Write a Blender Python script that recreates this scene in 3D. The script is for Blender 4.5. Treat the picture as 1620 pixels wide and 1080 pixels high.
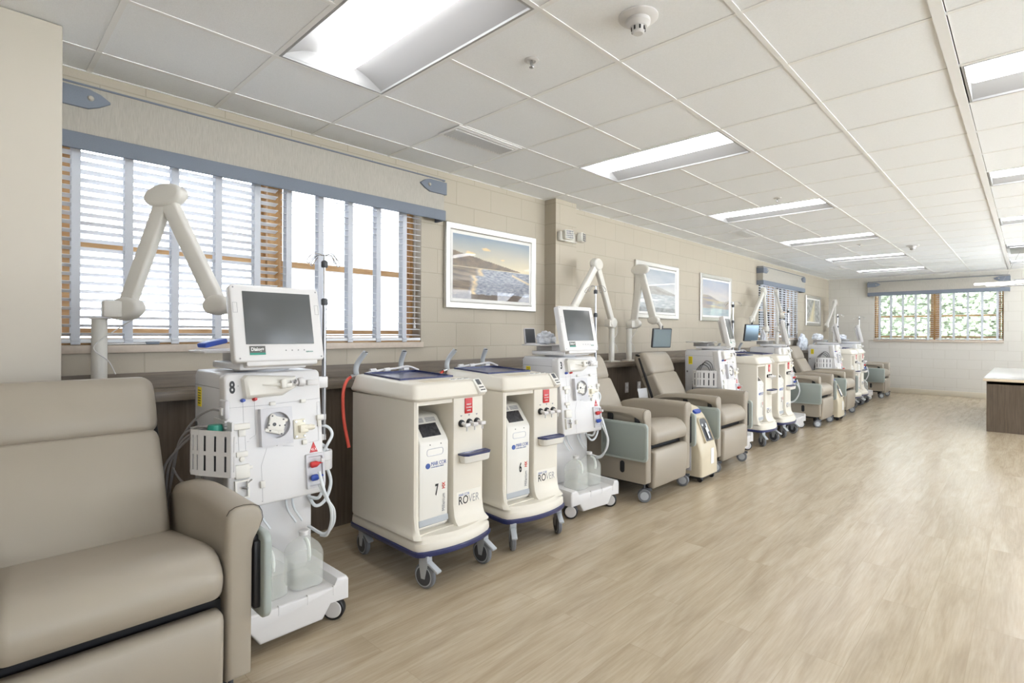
import bpy, bmesh, math, random
from mathutils import Matrix, Vector, noise
from math import sin, cos, pi, radians, atan2, sqrt
random.seed(7)
SC = bpy.context.scene
COL = SC.collection
for _o in list(bpy.data.objects):
    bpy.data.objects.remove(_o, do_unlink=True)

# ------------------------------------------------------------------ camera
ROOM_L, ROOM_D, ROOM_H, EYE = 14.97, 3.644, 2.711, 1.331
cam_d = bpy.data.cameras.new('camera')
cam = bpy.data.objects.new('camera', cam_d)
COL.objects.link(cam)
SC.camera = cam
YAW, ROLL = 0.7575, 0.0042
cam_d.sensor_width = 36.0
cam_d.lens = 844.8 * 36.0 / 1620.0
cam_d.shift_x = -(828.4 - 810.0) / 1620.0
cam_d.shift_y = (527.8 - 540.0) / 1620.0
cam_d.clip_start = 0.05
F_ = Vector((cos(YAW), sin(YAW), 0)); R_ = Vector((sin(YAW), -cos(YAW), 0)); U_ = Vector((0, 0, 1))
Rr = R_ * cos(ROLL) + U_ * sin(ROLL); Ur = U_ * cos(ROLL) - R_ * sin(ROLL)
m3 = Matrix((Rr, Ur, -F_)).transposed()
cam.matrix_world = Matrix.Translation((0, 0, EYE)) @ m3.to_4x4()

# ------------------------------------------------------------------ world, exposure
SC.view_settings.view_transform = 'Standard'
SC.view_settings.look = 'None'
SC.view_settings.exposure = 1.36
SC.view_settings.gamma = 1.0
SC.view_settings.use_curve_mapping = False
SC.cycles.use_denoising = True
SC.cycles.max_bounces = 8
SC.cycles.diffuse_bounces = 5
SC.cycles.glossy_bounces = 4
SC.cycles.transparent_max_bounces = 12
SC.cycles.sample_clamp_indirect = 6.0
SC.cycles.caustics_reflective = False
SC.cycles.caustics_refractive = False
W = bpy.data.worlds.new('world'); SC.world = W
W.use_nodes = True
bg = W.node_tree.nodes['Background']
bg.inputs['Color'].default_value = (0.83, 0.905, 1.0, 1)
bg.inputs['Strength'].default_value = 3.7
LAMP = 5.0          # emission of the ceiling troffer lenses

sun_d = bpy.data.lights.new('sun', 'SUN'); sun_d.energy = 14.0; sun_d.angle = radians(1.5); sun_d.color = (0.96, 0.98, 1.0)
sun = bpy.data.objects.new('sun', sun_d); COL.objects.link(sun)
sun.rotation_euler = Vector((0.30, -0.03, -0.95)).to_track_quat('-Z', 'Y').to_euler()

# ------------------------------------------------------------------ materials
def srgb(r, g, b):
    def f(c):
        c /= 255.0
        return c / 12.92 if c <= 0.04045 else ((c + 0.055) / 1.055) ** 2.4
    return (f(r), f(g), f(b), 1.0)
MATS = {}
def mat(name, col, rough=0.5, metal=0.0, spec=0.5, coat=0.0, var=0.0, vscale=30.0, bump=0.0, bscale=200.0, alpha=1.0, trans=0.0, emit=0.0, stretch=(1, 1, 1)):
    m = bpy.data.materials.new(name); m.use_nodes = True
    nt = m.node_tree; p = nt.nodes['Principled BSDF']
    p.inputs['Base Color'].default_value = col
    p.inputs['Roughness'].default_value = rough
    p.inputs['Metallic'].default_value = metal
    p.inputs['Specular IOR Level'].default_value = spec
    p.inputs['Coat Weight'].default_value = coat
    p.inputs['Coat Roughness'].default_value = 0.05
    p.inputs['Alpha'].default_value = alpha
    p.inputs['Transmission Weight'].default_value = trans
    if emit:
        p.inputs['Emission Color'].default_value = col
        p.inputs['Emission Strength'].default_value = emit
    tc = nt.nodes.new('ShaderNodeTexCoord'); mp = nt.nodes.new('ShaderNodeMapping')
    mp.inputs['Scale'].default_value = stretch
    nt.links.new(tc.outputs['Object'], mp.inputs['Vector'])
    if var > 0:
        n = nt.nodes.new('ShaderNodeTexNoise'); n.inputs['Scale'].default_value = vscale
        n.inputs['Detail'].default_value = 4
        nt.links.new(mp.outputs[0], n.inputs['Vector'])
        r = nt.nodes.new('ShaderNodeValToRGB')
        r.color_ramp.elements[0].position = 0.3; r.color_ramp.elements[1].position = 0.7
        r.color_ramp.elements[0].color = tuple(c * (1 - var) for c in col[:3]) + (1,)
        r.color_ramp.elements[1].color = tuple(min(1, c * (1 + var)) for c in col[:3]) + (1,)
        nt.links.new(n.outputs['Fac'], r.inputs['Fac']); nt.links.new(r.outputs[0], p.inputs['Base Color'])
    if bump > 0:
        n2 = nt.nodes.new('ShaderNodeTexNoise'); n2.inputs['Scale'].default_value = bscale
        nt.links.new(mp.outputs[0], n2.inputs['Vector'])
        b = nt.nodes.new('ShaderNodeBump'); b.inputs['Strength'].default_value = bump
        b.inputs['Distance'].default_value = 0.002
        nt.links.new(n2.outputs['Fac'], b.inputs['Height']); nt.links.new(b.outputs[0], p.inputs['Normal'])
    MATS[name] = m
    return m

def block_wall(name, axis, col, joint):
    # painted concrete block: running bond joints
    m = mat(name, col, rough=0.62, spec=0.35)
    nt = m.node_tree; p = nt.nodes['Principled BSDF']
    tc = [n for n in nt.nodes if n.type == 'TEX_COORD'][0]
    sep = nt.nodes.new('ShaderNodeSeparateXYZ'); cmb = nt.nodes.new('ShaderNodeCombineXYZ')
    nt.links.new(tc.outputs['Object'], sep.inputs[0])
    nt.links.new(sep.outputs[axis], cmb.inputs['X']); nt.links.new(sep.outputs['Z'], cmb.inputs['Y'])
    mp = nt.nodes.new('ShaderNodeMapping'); mp.inputs['Location'].default_value = (0.1, 0.021, 0)
    nt.links.new(cmb.outputs[0], mp.inputs[0])
    b = nt.nodes.new('ShaderNodeTexBrick')
    b.inputs['Scale'].default_value = 1.0
    b.inputs['Brick Width'].default_value = 0.412; b.inputs['Row Height'].default_value = 0.2065
    b.inputs['Mortar Size'].default_value = 0.0045; b.inputs['Mortar Smooth'].default_value = 0.4
    b.inputs['Bias'].default_value = -0.3
    b.inputs['Color1'].default_value = col
    b.inputs['Color2'].default_value = tuple(c * 0.97 for c in col[:3]) + (1,)
    b.inputs['Mortar'].default_value = joint
    nt.links.new(mp.outputs[0], b.inputs['Vector']); nt.links.new(b.outputs['Color'], p.inputs['Base Color'])
    n = nt.nodes.new('ShaderNodeTexNoise'); n.inputs['Scale'].default_value = 90; n.inputs['Detail'].default_value = 6
    nt.links.new(tc.outputs['Object'], n.inputs['Vector'])
    mx = nt.nodes.new('ShaderNodeMath'); mx.operation = 'MULTIPLY_ADD'
    mx.inputs[1].default_value = -3.0
    nt.links.new(b.outputs['Fac'], mx.inputs[0]); nt.links.new(n.outputs['Fac'], mx.inputs[2])
    bp = nt.nodes.new('ShaderNodeBump'); bp.inputs['Strength'].default_value = 0.35; bp.inputs['Distance'].default_value = 0.002
    nt.links.new(mx.outputs[0], bp.inputs['Height']); nt.links.new(bp.outputs[0], p.inputs['Normal'])
    return m

def wood(name, c1, c2, rough=0.45, vec=(1, 1, 1), scale=6.0, spec=0.4):
    m = mat(name, c1, rough=rough, spec=spec)
    nt = m.node_tree; p = nt.nodes['Principled BSDF']
    mp = [n for n in nt.nodes if n.type == 'MAPPING'][0]; mp.inputs['Scale'].default_value = vec
    n = nt.nodes.new('ShaderNodeTexNoise'); n.inputs['Scale'].default_value = scale; n.inputs['Detail'].default_value = 8
    n.inputs['Roughness'].default_value = 0.65
    nt.links.new(mp.outputs[0], n.inputs['Vector'])
    r = nt.nodes.new('ShaderNodeValToRGB')
    r.color_ramp.elements[0].position = 0.32; r.color_ramp.elements[1].position = 0.68
    r.color_ramp.elements[0].color = c2; r.color_ramp.elements[1].color = c1
    nt.links.new(n.outputs['Fac'], r.inputs['Fac']); nt.links.new(r.outputs[0], p.inputs['Base Color'])
    return m

def floor_mat():
    m = mat('vinyl_plank', srgb(190, 172, 146), rough=0.33, spec=0.5)
    nt = m.node_tree; L = nt.links; p = nt.nodes['Principled BSDF']
    tc = [n for n in nt.nodes if n.type == 'TEX_COORD'][0]
    b = nt.nodes.new('ShaderNodeTexBrick'); b.offset = 0.37; b.offset_frequency = 2
    b.inputs['Scale'].default_value = 1.0
    b.inputs['Brick Width'].default_value = 1.22; b.inputs['Row Height'].default_value = 0.178
    b.inputs['Mortar Size'].default_value = 0.0010; b.inputs['Mortar Smooth'].default_value = 0.2
    b.inputs['Color1'].default_value = (0, 0, 0, 1); b.inputs['Color2'].default_value = (1, 1, 1, 1)
    b.inputs['Mortar'].default_value = (0.5, 0.5, 0.5, 1)
    L.new(tc.outputs['Object'], b.inputs['Vector'])
    # per plank offset of the grain
    ms = nt.nodes.new('ShaderNodeVectorMath'); ms.operation = 'MULTIPLY'
    ms.inputs[1].default_value = (0.9, 7.5, 1.0); L.new(tc.outputs['Object'], ms.inputs[0])
    ad = nt.nodes.new('ShaderNodeVectorMath'); ad.operation = 'MULTIPLY_ADD'
    L.new(b.outputs['Color'], ad.inputs[0]); ad.inputs[1].default_value = (7, 13, 5); L.new(ms.outputs[0], ad.inputs[2])
    n = nt.nodes.new('ShaderNodeTexNoise'); n.inputs['Scale'].default_value = 1.5; n.inputs['Detail'].default_value = 8
    n.inputs['Roughness'].default_value = 0.6; n.inputs['Distortion'].default_value = 0.7
    L.new(ad.outputs[0], n.inputs['Vector'])
    r = nt.nodes.new('ShaderNodeValToRGB')
    e = r.color_ramp.elements
    e[0].position = 0.30; e[0].color = srgb(*FLOOR_DARK); e[1].position = 0.66; e[1].color = srgb(*FLOOR_LIGHT)
    k = e.new(0.48); k.color = srgb(*FLOOR_MID)
    L.new(n.outputs['Fac'], r.inputs['Fac'])
    # fine streaks
    ms2 = nt.nodes.new('ShaderNodeVectorMath'); ms2.operation = 'MULTIPLY'; ms2.inputs[1].default_value = (6, 110, 1)
    L.new(tc.outputs['Object'], ms2.inputs[0])
    n2 = nt.nodes.new('ShaderNodeTexNoise'); n2.inputs['Scale'].default_value = 1.0; n2.inputs['Detail'].default_value = 5
    L.new(ms2.outputs[0], n2.inputs['Vector'])
    r2 = nt.nodes.new('ShaderNodeValToRGB'); e = r2.color_ramp.elements
    e[0].position = 0.35; e[0].color = (0.92, 0.915, 0.90, 1); e[1].position = 0.62; e[1].color = (1.03, 1.03, 1.03, 1)
    L.new(n2.outputs['Fac'], r2.inputs['Fac'])
    mx = nt.nodes.new('ShaderNodeMix'); mx.data_type = 'RGBA'; mx.blend_type = 'MULTIPLY'; mx.inputs[0].default_value = 1.0
    L.new(r.outputs[0], mx.inputs[6]); L.new(r2.outputs[0], mx.inputs[7])
    # joints
    mj = nt.nodes.new('ShaderNodeMix'); mj.data_type = 'RGBA'; mj.blend_type = 'MIX'
    L.new(b.outputs['Fac'], mj.inputs[0]); L.new(mx.outputs[2], mj.inputs[6]); mj.inputs[7].default_value = srgb(160, 144, 120)
    L.new(mj.outputs[2], p.inputs['Base Color'])
    rr = nt.nodes.new('ShaderNodeMapRange'); rr.inputs[3].default_value = 0.235; rr.inputs[4].default_value = 0.275
    L.new(n2.outputs['Fac'], rr.inputs[0]); L.new(rr.outputs[0], p.inputs['Roughness'])
    return m

FLOOR_DARK, FLOOR_MID, FLOOR_LIGHT = (162, 145, 121), (177, 161, 137), (187, 172, 149)
M_FLOOR = floor_mat()
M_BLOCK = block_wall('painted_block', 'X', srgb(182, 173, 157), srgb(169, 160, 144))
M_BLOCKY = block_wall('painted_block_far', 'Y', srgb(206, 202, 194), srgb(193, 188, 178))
M_PAINT = mat('beige_paint', srgb(194, 187, 175), rough=0.6, spec=0.3, bump=0.05, bscale=300)
M_TILE = mat('ceiling_tile', srgb(238, 240, 243), rough=0.9, spec=0.1, var=0.02, vscale=120, bump=0.35, bscale=260)
M_TBAR = mat('ceiling_bar_white', srgb(234, 234, 234), rough=0.5, spec=0.3)
M_BASEB = mat('rubber_base', srgb(205, 196, 178), rough=0.5)
M_TROFFER = mat('troffer_white', srgb(160, 160, 160), rough=0.5)
M_LENS = mat('troffer_lens', (0.98, 0.985, 1.0, 1), rough=0.4, emit=LAMP)
M_SEAT = mat('taupe_vinyl', srgb(159, 150, 136), rough=0.42, spec=0.45, bump=0.10, bscale=420)
M_SEAM = mat('dark_seam', srgb(70, 62, 52), rough=0.7)
M_BLACK = mat('black_plastic', srgb(28, 28, 30), rough=0.45)
M_DGREY = mat('dark_grey', srgb(70, 72, 76), rough=0.5)
M_GREYW = mat('grey_wheel', srgb(110, 112, 116), rough=0.5)
M_LGREY = mat('light_grey_plastic', srgb(170, 174, 178), rough=0.4)
M_TRAY = mat('sage_tray', srgb(138, 146, 141), rough=0.4)
M_TRAYE = mat('sage_tray_edge', srgb(160, 168, 163), rough=0.35)
M_WHITE = mat('white_plastic', srgb(212, 210, 209), rough=0.32, spec=0.5)
M_WHITE2 = mat('warm_white_plastic', srgb(219, 216, 208), rough=0.35)
M_MGREY = mat('machine_side', srgb(212, 212, 215), rough=0.3)
M_CREAM = mat('cream_plastic', srgb(220, 214, 201), rough=0.42, spec=0.45)
M_IVORY = mat('ivory_plastic', srgb(205, 194, 170), rough=0.4)
M_NAVY = mat('navy_plastic', srgb(38, 46, 92), rough=0.28, coat=0.4)
M_SCREEN = mat('grey_screen', srgb(84, 86, 86), rough=0.28, spec=0.5, var=0.03, vscale=8)
M_SCREEN2 = mat('dark_screen', srgb(52, 52, 56), rough=0.15, var=0.4, vscale=60)
M_TABLET = mat('reflection_tinted_glass', srgb(140, 162, 180), rough=0.08, spec=0.9, metal=0.6)  # pale tint puts the reflection into the glass colour
M_CHROME = mat('chrome', srgb(200, 202, 205), rough=0.18, metal=1.0)
M_STEEL = mat('steel', srgb(150, 150, 152), rough=0.3, metal=1.0)
M_RED = mat('red_plastic', srgb(196, 40, 40), rough=0.4)
M_HOSE = mat('red_hose', srgb(208, 78, 60), rough=0.35)
M_BLUE = mat('blue_plastic', srgb(50, 80, 170), rough=0.4)
M_TEAL = mat('green_plastic', srgb(40, 140, 120), rough=0.4)
M_YEL = mat('yellow_label', srgb(238, 216, 40), rough=0.5)
M_INK = mat('black_ink', srgb(22, 22, 24), rough=0.5)
M_GREYINK = mat('grey_ink', srgb(132, 132, 136), rough=0.5)
M_BLUEINK = mat('blue_ink', srgb(70, 96, 165), rough=0.5)
M_REDINK = mat('red_ink', srgb(205, 60, 50), rough=0.5)
M_LIGHTINK = mat('white_ink', srgb(238, 238, 236), rough=0.5)
M_TUBE = mat('clear_tube', srgb(220, 224, 226), rough=0.25)
M_CABLE = mat('grey_cable', srgb(128, 124, 122), rough=0.45)
M_JUG = mat('milky_jug', srgb(236, 238, 232), rough=0.3, alpha=0.24)
M_LIQ = mat('clear_liquid', srgb(228, 230, 222), rough=0.2, alpha=0.22)
M_ARM = mat('arm_grey_white', srgb(214, 211, 204), rough=0.4)
M_SLAT = mat('white_slat', srgb(222, 224, 227), rough=0.35)
M_TAPE = mat('blue_grey_tape', srgb(200, 203, 210), rough=0.85)
M_BAND = mat('slate_blue_fabric', srgb(118, 125, 137), rough=0.85, var=0.05, vscale=300, bump=0.3, bscale=500)
M_VAL = mat('woven_taupe_fabric', srgb(172, 167, 158), rough=0.9, var=0.10, vscale=90, stretch=(4, 4, 0.25), bump=0.2, bscale=300)
M_WINW = wood('oak_frame', srgb(198, 160, 112), srgb(166, 122, 74), vec=(6, 6, 1), scale=5, rough=0.4)
M_WINH = wood('oak_frame_level', srgb(198, 160, 112), srgb(166, 122, 74), vec=(1, 6, 8), scale=5, rough=0.4)
M_SILL = mat('stone_sill', srgb(196, 182, 168), rough=0.5, var=0.05, vscale=40)
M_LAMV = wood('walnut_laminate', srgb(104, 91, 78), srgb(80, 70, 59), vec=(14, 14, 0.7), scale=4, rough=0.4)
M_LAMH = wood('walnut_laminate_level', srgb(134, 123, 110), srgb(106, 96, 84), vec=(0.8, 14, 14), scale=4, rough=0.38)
M_COUNT = mat('counter_top', srgb(206, 204, 200), rough=0.25)
M_COUNTE = mat('counter_edge', srgb(226, 210, 186), rough=0.4)
M_FRAME = mat('brushed_silver', srgb(205, 203, 198), rough=0.32, metal=0.85, var=0.04, vscale=20, stretch=(1, 1, 6))
M_MATB = mat('mat_board', srgb(232, 230, 226), rough=0.7)
M_PAPER = mat('paper', srgb(236, 236, 238), rough=0.7)
M_METALW = mat('white_metal', srgb(222, 222, 220), rough=0.45)
M_VENTD = mat('vent_dark', srgb(60, 60, 62), rough=0.7)
M_LED = mat('led_tube', (1, 1, 1, 1), rough=0.4, emit=2.2)
M_HEDGE = mat('hedge_leaf', srgb(140, 152, 128), rough=0.8, var=0.15, vscale=9)
M_GROUND_DARK = mat('outside_ground_dark', srgb(92, 92, 95), rough=0.9)
M_GROUND_PALE = mat('outside_ground', srgb(225, 226, 222), rough=0.9)
M_OUTW = mat('outside_siding', srgb(214, 214, 216), rough=0.8)

def glass_mat():
    m = bpy.data.materials.new('window_glass'); m.use_nodes = True
    nt = m.node_tree; nt.nodes.clear()
    o = nt.nodes.new('ShaderNodeOutputMaterial'); t = nt.nodes.new('ShaderNodeBsdfTransparent')
    g = nt.nodes.new('ShaderNodeBsdfGlossy'); g.inputs['Roughness'].default_value = 0.02
    mx = nt.nodes.new('ShaderNodeMixShader'); fr = nt.nodes.new('ShaderNodeFresnel'); fr.inputs['IOR'].default_value = 1.3
    nt.links.new(fr.outputs[0], mx.inputs[0]); nt.links.new(t.outputs[0], mx.inputs[1]); nt.links.new(g.outputs[0], mx.inputs[2])
    nt.links.new(mx.outputs[0], o.inputs[0])
    return m
M_GLASS = glass_mat()

# ------------------------------------------------------------------ geometry helpers
def rrect(x0, x1, y0, y1, r, n=5):
    r = min(r, (x1 - x0) / 2 - 1e-5, (y1 - y0) / 2 - 1e-5)
    pts = []
    for cx, cy, a0 in ((x1 - r, y1 - r, 0), (x0 + r, y1 - r, 90), (x0 + r, y0 + r, 180), (x1 - r, y0 + r, 270)):
        for k in range(n + 1):
            a = radians(a0 + 90.0 * k / n)
            pts.append((cx + r * cos(a), cy + r * sin(a)))
    return pts
def inset(pts, d):
    # scale a 2D outline towards the middle of its box by d on every side
    xs = [p[0] for p in pts]; ys = [p[1] for p in pts]
    cx, cy = (min(xs) + max(xs)) / 2, (min(ys) + max(ys)) / 2
    sx = max(0.02, 1 - 2 * d / max(1e-6, max(xs) - min(xs))); sy = max(0.02, 1 - 2 * d / max(1e-6, max(ys) - min(ys)))
    return [(cx + (p[0] - cx) * sx, cy + (p[1] - cy) * sy) for p in pts]
AX = {'x': lambda a, p: (a, p[0], p[1]), 'y': lambda a, p: (p[0], a, p[1]), 'z': lambda a, p: (p[0], p[1], a)}

class G:
    def __init__(s, M=None):
        s.bm = bmesh.new(); s.M = M or Matrix.Identity(4); s.mi = 0
    def loft(s, rings, cap=True, closed=True):
        vs = [[s.bm.verts.new(s.M @ Vector(p)) for p in r] for r in rings]
        n = len(vs[0])
        for a, b in zip(vs[:-1], vs[1:]):
            for k in range(n if closed else n - 1):
                f = s.bm.faces.new((a[k], a[(k + 1) % n], b[(k + 1) % n], b[k])); f.material_index = s.mi
        if cap and closed:
            for r in (vs[0], vs[-1]):
                f = s.bm.faces.new(r); f.material_index = s.mi
        return s
    def prism(s, pts, ax, a0, a1):
        return s.loft([[AX[ax](a0, p) for p in pts], [AX[ax](a1, p) for p in pts]])
    def puff(s, pts, ax, a0, a1, r, n=4, r2=None):
        # extruded outline whose two end faces are rounded off by r
        r2 = r if r2 is None else r2
        rings = []
        for k in range(n + 1):
            t = pi / 2 * k / n
            rings.append([AX[ax](a0 + r * (1 - sin(t)), p) for p in inset(pts, r * (1 - cos(t)))] if 0 else [AX[ax](a0 + r * (1 - cos(t)), p) for p in inset(pts, r * (1 - sin(t)))])
        for k in range(n + 1):
            t = pi / 2 * (1 - k / n)
            rings.append([AX[ax](a1 - r2 * (1 - cos(t)), p) for p in inset(pts, r2 * (1 - sin(t)))])
        return s.loft(rings)
    def box(s, x0, x1, y0, y1, z0, z1, b=0.0, seg=2):
        tmp = bmesh.new()
        vs = [tmp.verts.new((x, y, z)) for x in (x0, x1) for y in (y0, y1) for z in (z0, z1)]
        for f in ((0, 1, 3, 2), (4, 6, 7, 5), (0, 4, 5, 1), (2, 3, 7, 6), (0, 2, 6, 4), (1, 5, 7, 3)):
            tmp.faces.new([vs[i] for i in f])
        if b > 0:
            bmesh.ops.bevel(tmp, geom=list(tmp.edges), offset=b, segments=seg, profile=0.5, affect='EDGES')
        s.merge(tmp)
        return s
    def merge(s, tmp):
        mp = {v: s.bm.verts.new(s.M @ v.co) for v in tmp.verts}
        for f in tmp.faces:
            try:
                g = s.bm.faces.new([mp[v] for v in f.verts]); g.material_index = s.mi
            except ValueError:
                pass
        tmp.free()
    def tube(s, pts, r, n=8, closed=False):
        P = [Vector(p) for p in pts]; rs = r if isinstance(r, (list, tuple)) else [r] * len(P)
        rings = []; up = None
        for i, p in enumerate(P):
            d = (P[min(i + 1, len(P) - 1)] - P[max(i - 1, 0)]).normalized()
            if up is None:
                up = Vector((0, 0, 1)) if abs(d.z) < 0.9 else Vector((1, 0, 0))
            u = d.cross(up); u = u.normalized() if u.length > 1e-6 else Vector((1, 0, 0)); v = u.cross(d).normalized(); up = v
            rings.append([p + (u * cos(2 * pi * k / n) + v * sin(2 * pi * k / n)) * rs[i] for k in range(n)])
        return s.loft(rings)
    def cyl(s, p0, p1, r, r2=None, n=20):
        return s.tube([p0, p1], [r, r if r2 is None else r2], n)
    def lathe(s, prof, o=(0, 0, 0), ax='z', n=24):
        rings = []
        for r, h in prof:
            ring = []
            for k in range(n):
                a = 2 * pi * k / n; c, d = max(r, 1e-4) * cos(a), max(r, 1e-4) * sin(a)
                q = {'z': (c, d, h), 'y': (c, h, d), 'x': (h, c, d)}[ax]
                ring.append((o[0] + q[0], o[1] + q[1], o[2] + q[2]))
            rings.append(ring)
        return s.loft(rings)
    def quad(s, a, b, c, d):
        f = s.bm.faces.new([s.bm.verts.new(s.M @ Vector(p)) for p in (a, b, c, d)]); f.material_index = s.mi
        return s
    def frame(s, x0, x1, z0, z1, y0, y1, w, ax='y'):
        # a rectangular frame of members w wide, in the plane across ax
        for a, b, c, d in ((x0, x1, z1 - w, z1), (x0, x1, z0, z0 + w), (x0, x0 + w, z0 + w, z1 - w), (x1 - w, x1, z0 + w, z1 - w)):
            if ax == 'y': s.box(a, b, y0, y1, c, d)
            elif ax == 'x': s.box(y0, y1, a, b, c, d)
            else: s.box(a, b, c, d, y0, y1)
        return s

def obj(name, g, mats, parent=None, label=None, ang=38, fix=True):
    me = bpy.data.meshes.new(name)
    if fix:
        bmesh.ops.recalc_face_normals(g.bm, faces=list(g.bm.faces))
    g.bm.to_mesh(me); g.bm.free()
    for m in (mats if isinstance(mats, (list, tuple)) else [mats]):
        me.materials.append(m)
    me.shade_smooth(); me.set_sharp_from_angle(angle=radians(ang))
    o = bpy.data.objects.new(name, me); COL.objects.link(o)
    if parent is not None: o.parent = parent
    if label: o['label'] = label
    return o
def tag(o, label, cat, group=None):
    o['label'] = label; o['category'] = cat
    if group: o['group'] = group
    return o
def thing(name, label, cat, loc, rotz=0, group=None):
    o = bpy.data.objects.new(name, None); COL.objects.link(o); o.empty_display_size = 0.1
    o.location = loc; o.rotation_euler = (0, 0, rotz)
    return tag(o, label, cat, group)
def struct(name, g, m):
    o = obj(name, g, m, fix=True); o['kind'] = 'structure'; return o
def dup(root, loc, rotz, label, group=None, skip=()):
    def cp(o, par):
        c = o.copy(); COL.objects.link(c)
        if par is not None: c.parent = par
        for ch in o.children:
            if ch.name.split('.')[0] not in skip: cp(ch, c)
        return c
    r = cp(root, None); r.location = loc; r.rotation_euler = (0, 0, rotz); r['label'] = label
    if group: r['group'] = group
    return r
FONT_CACHE = {}
def text(name, body, size, m, parent, M, sx=1.0, bold=0.0, label=None, align='CENTER'):
    cu = bpy.data.curves.new(name, 'FONT'); cu.body = body; cu.size = size; cu.align_x = align; cu.align_y = 'CENTER'
    cu.extrude = 0.0004; cu.offset = bold; cu.resolution_u = 3
    t = bpy.data.objects.new('tmp_text', cu); COL.objects.link(t)
    me = bpy.data.meshes.new_from_object(t)
    bpy.data.objects.remove(t, do_unlink=True); bpy.data.curves.remove(cu)
    me.transform(M @ Matrix.Diagonal((sx, 1, 1, 1)))
    me.materials.clear(); me.materials.append(m)
    o = bpy.data.objects.new(name, me); COL.objects.link(o)
    if parent is not None: o.parent = parent
    if label: o['label'] = label
    return o
T = Matrix.Translation
def RX(a): return Matrix.Rotation(radians(a), 4, 'X')
def RY(a): return Matrix.Rotation(radians(a), 4, 'Y')
def RZ(a): return Matrix.Rotation(radians(a), 4, 'Z')
FACE_F = RX(90)                 # text facing -Y (into the room)
def bez(pts, n=6):
    # smooth path through points (Catmull-Rom)
    P = [Vector(p) for p in pts]; P = [P[0] * 2 - P[1]] + P + [P[-1] * 2 - P[-2]]
    out = []
    for i in range(1, len(P) - 2):
        for k in range(n):
            t = k / n
            out.append(0.5 * ((2 * P[i]) + (P[i + 1] - P[i - 1]) * t + (2 * P[i - 1] - 5 * P[i] + 4 * P[i + 1] - P[i + 2]) * t * t + (3 * P[i] - P[i - 1] - 3 * P[i + 1] + P[i + 2]) * t ** 3))
    out.append(P[-2]); return out
# ------------------------------------------------------------------ room shell
YR, XB = -3.6, -3.2
GX, GY, TL = 2.2998, 1.518, 0.6096
g = G(); g.box(XB, ROOM_L, YR, ROOM_D, -0.1, 0.0); struct('floor', g, M_FLOOR)
WT = 0.32
def wall_with_holes(name, holes, m, side):
    # holes: list of (a0, a1, z0, z1); side 'left' runs along x at y=ROOM_D, 'far' along y at x=ROOM_L
    g = G(); lo, hi = (XB, ROOM_L) if side == 'left' else (YR, ROOM_D + WT)
    def b(a0, a1, z0, z1):
        if a1 - a0 < 1e-4 or z1 - z0 < 1e-4: return
        if side == 'left': g.box(a0, a1, ROOM_D, ROOM_D + WT, z0, z1)
        else: g.box(ROOM_L, ROOM_L + WT, a0, a1, z0, z1)
    cur = lo
    for a0, a1, z0, z1 in sorted(holes):
        b(cur, a0, 0, 3.0); b(a0, a1, 0, z0); b(a0, a1, z1, 3.0); cur = a1
    b(cur, hi, 0, 3.0)
    return struct(name, g, m)
W1 = (0.335, 2.62, 1.262, 2.56); W2 = (10.20, 12.50, 1.262, 2.52); W3 = (0.378, 2.682, 1.228, 2.48)
wall_with_holes('wall_left', [W1, W2], M_BLOCK, 'left')
wall_with_holes('wall_far', [W3], M_BLOCKY, 'far')
# unseen windows of the opposite wall: bare openings, number and size set to brighten the room
RW = ((-0.7, 0.8), (2.6, 5.4), (6.4, 9.6), (10.4, 14.4)); RZ0, RZ1 = 0.75, 2.5
g = G(); g.box(XB, ROOM_L + WT, YR - 0.2, YR, 0, RZ0); g.box(XB, ROOM_L + WT, YR - 0.2, YR, RZ1, 3.0)
cur = XB
for a, b in RW:
    g.box(cur, a, YR - 0.2, YR, RZ0, RZ1); cur = b
g.box(cur, ROOM_L + WT, YR - 0.2, YR, RZ0, RZ1); struct('wall_right', g, M_PAINT)
g = G(); g.box(XB - 0.2, XB, YR, ROOM_D + WT, 0, 3.0); struct('wall_back', g, M_PAINT)
# portals only guide the sampling of the daylight coming through the openings; they give off no light
def portal(c, rot, sx, sz):
    L = bpy.data.lights.new('daylight_portal', 'AREA'); L.shape = 'RECTANGLE'; L.size = sx; L.size_y = sz; L.cycles.is_portal = True
    o = bpy.data.objects.new('daylight_portal', L); COL.objects.link(o); o.location = c; o.rotation_euler = rot
for a, b in RW: portal(((a + b) / 2, YR - 0.1, (RZ0 + RZ1) / 2), (radians(-90), 0, radians(180)), b - a, RZ1 - RZ0)
for a, b, c, d in (W1, W2): portal(((a + b) / 2, ROOM_D + 0.3, (c + d) / 2), (radians(-90), 0, 0), b - a, d - c)
portal((ROOM_L + 0.3, (W3[0] + W3[1]) / 2, (W3[2] + W3[3]) / 2), (radians(90), 0, radians(90)), W3[1] - W3[0], W3[3] - W3[2])
g = G(); g.box(4.165, 4.505, 3.495, ROOM_D, 0, ROOM_H); struct('pillar', g, M_BLOCK)
g = G(); g.box(-0.9, 0.318, 3.17, ROOM_D, 0, ROOM_H, b=0.006); struct('wall_near_pier', g, M_PAINT)
g = G(); g.box(ROOM_L - 0.012, ROOM_L, YR, ROOM_D, 0, 0.115, b=0.004); struct('baseboard_far', g, M_BASEB)
g = G(); g.box(4.505, ROOM_L, ROOM_D - 0.01, ROOM_D, 0, 0.1); struct('baseboard_left', g, M_BASEB)

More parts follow.
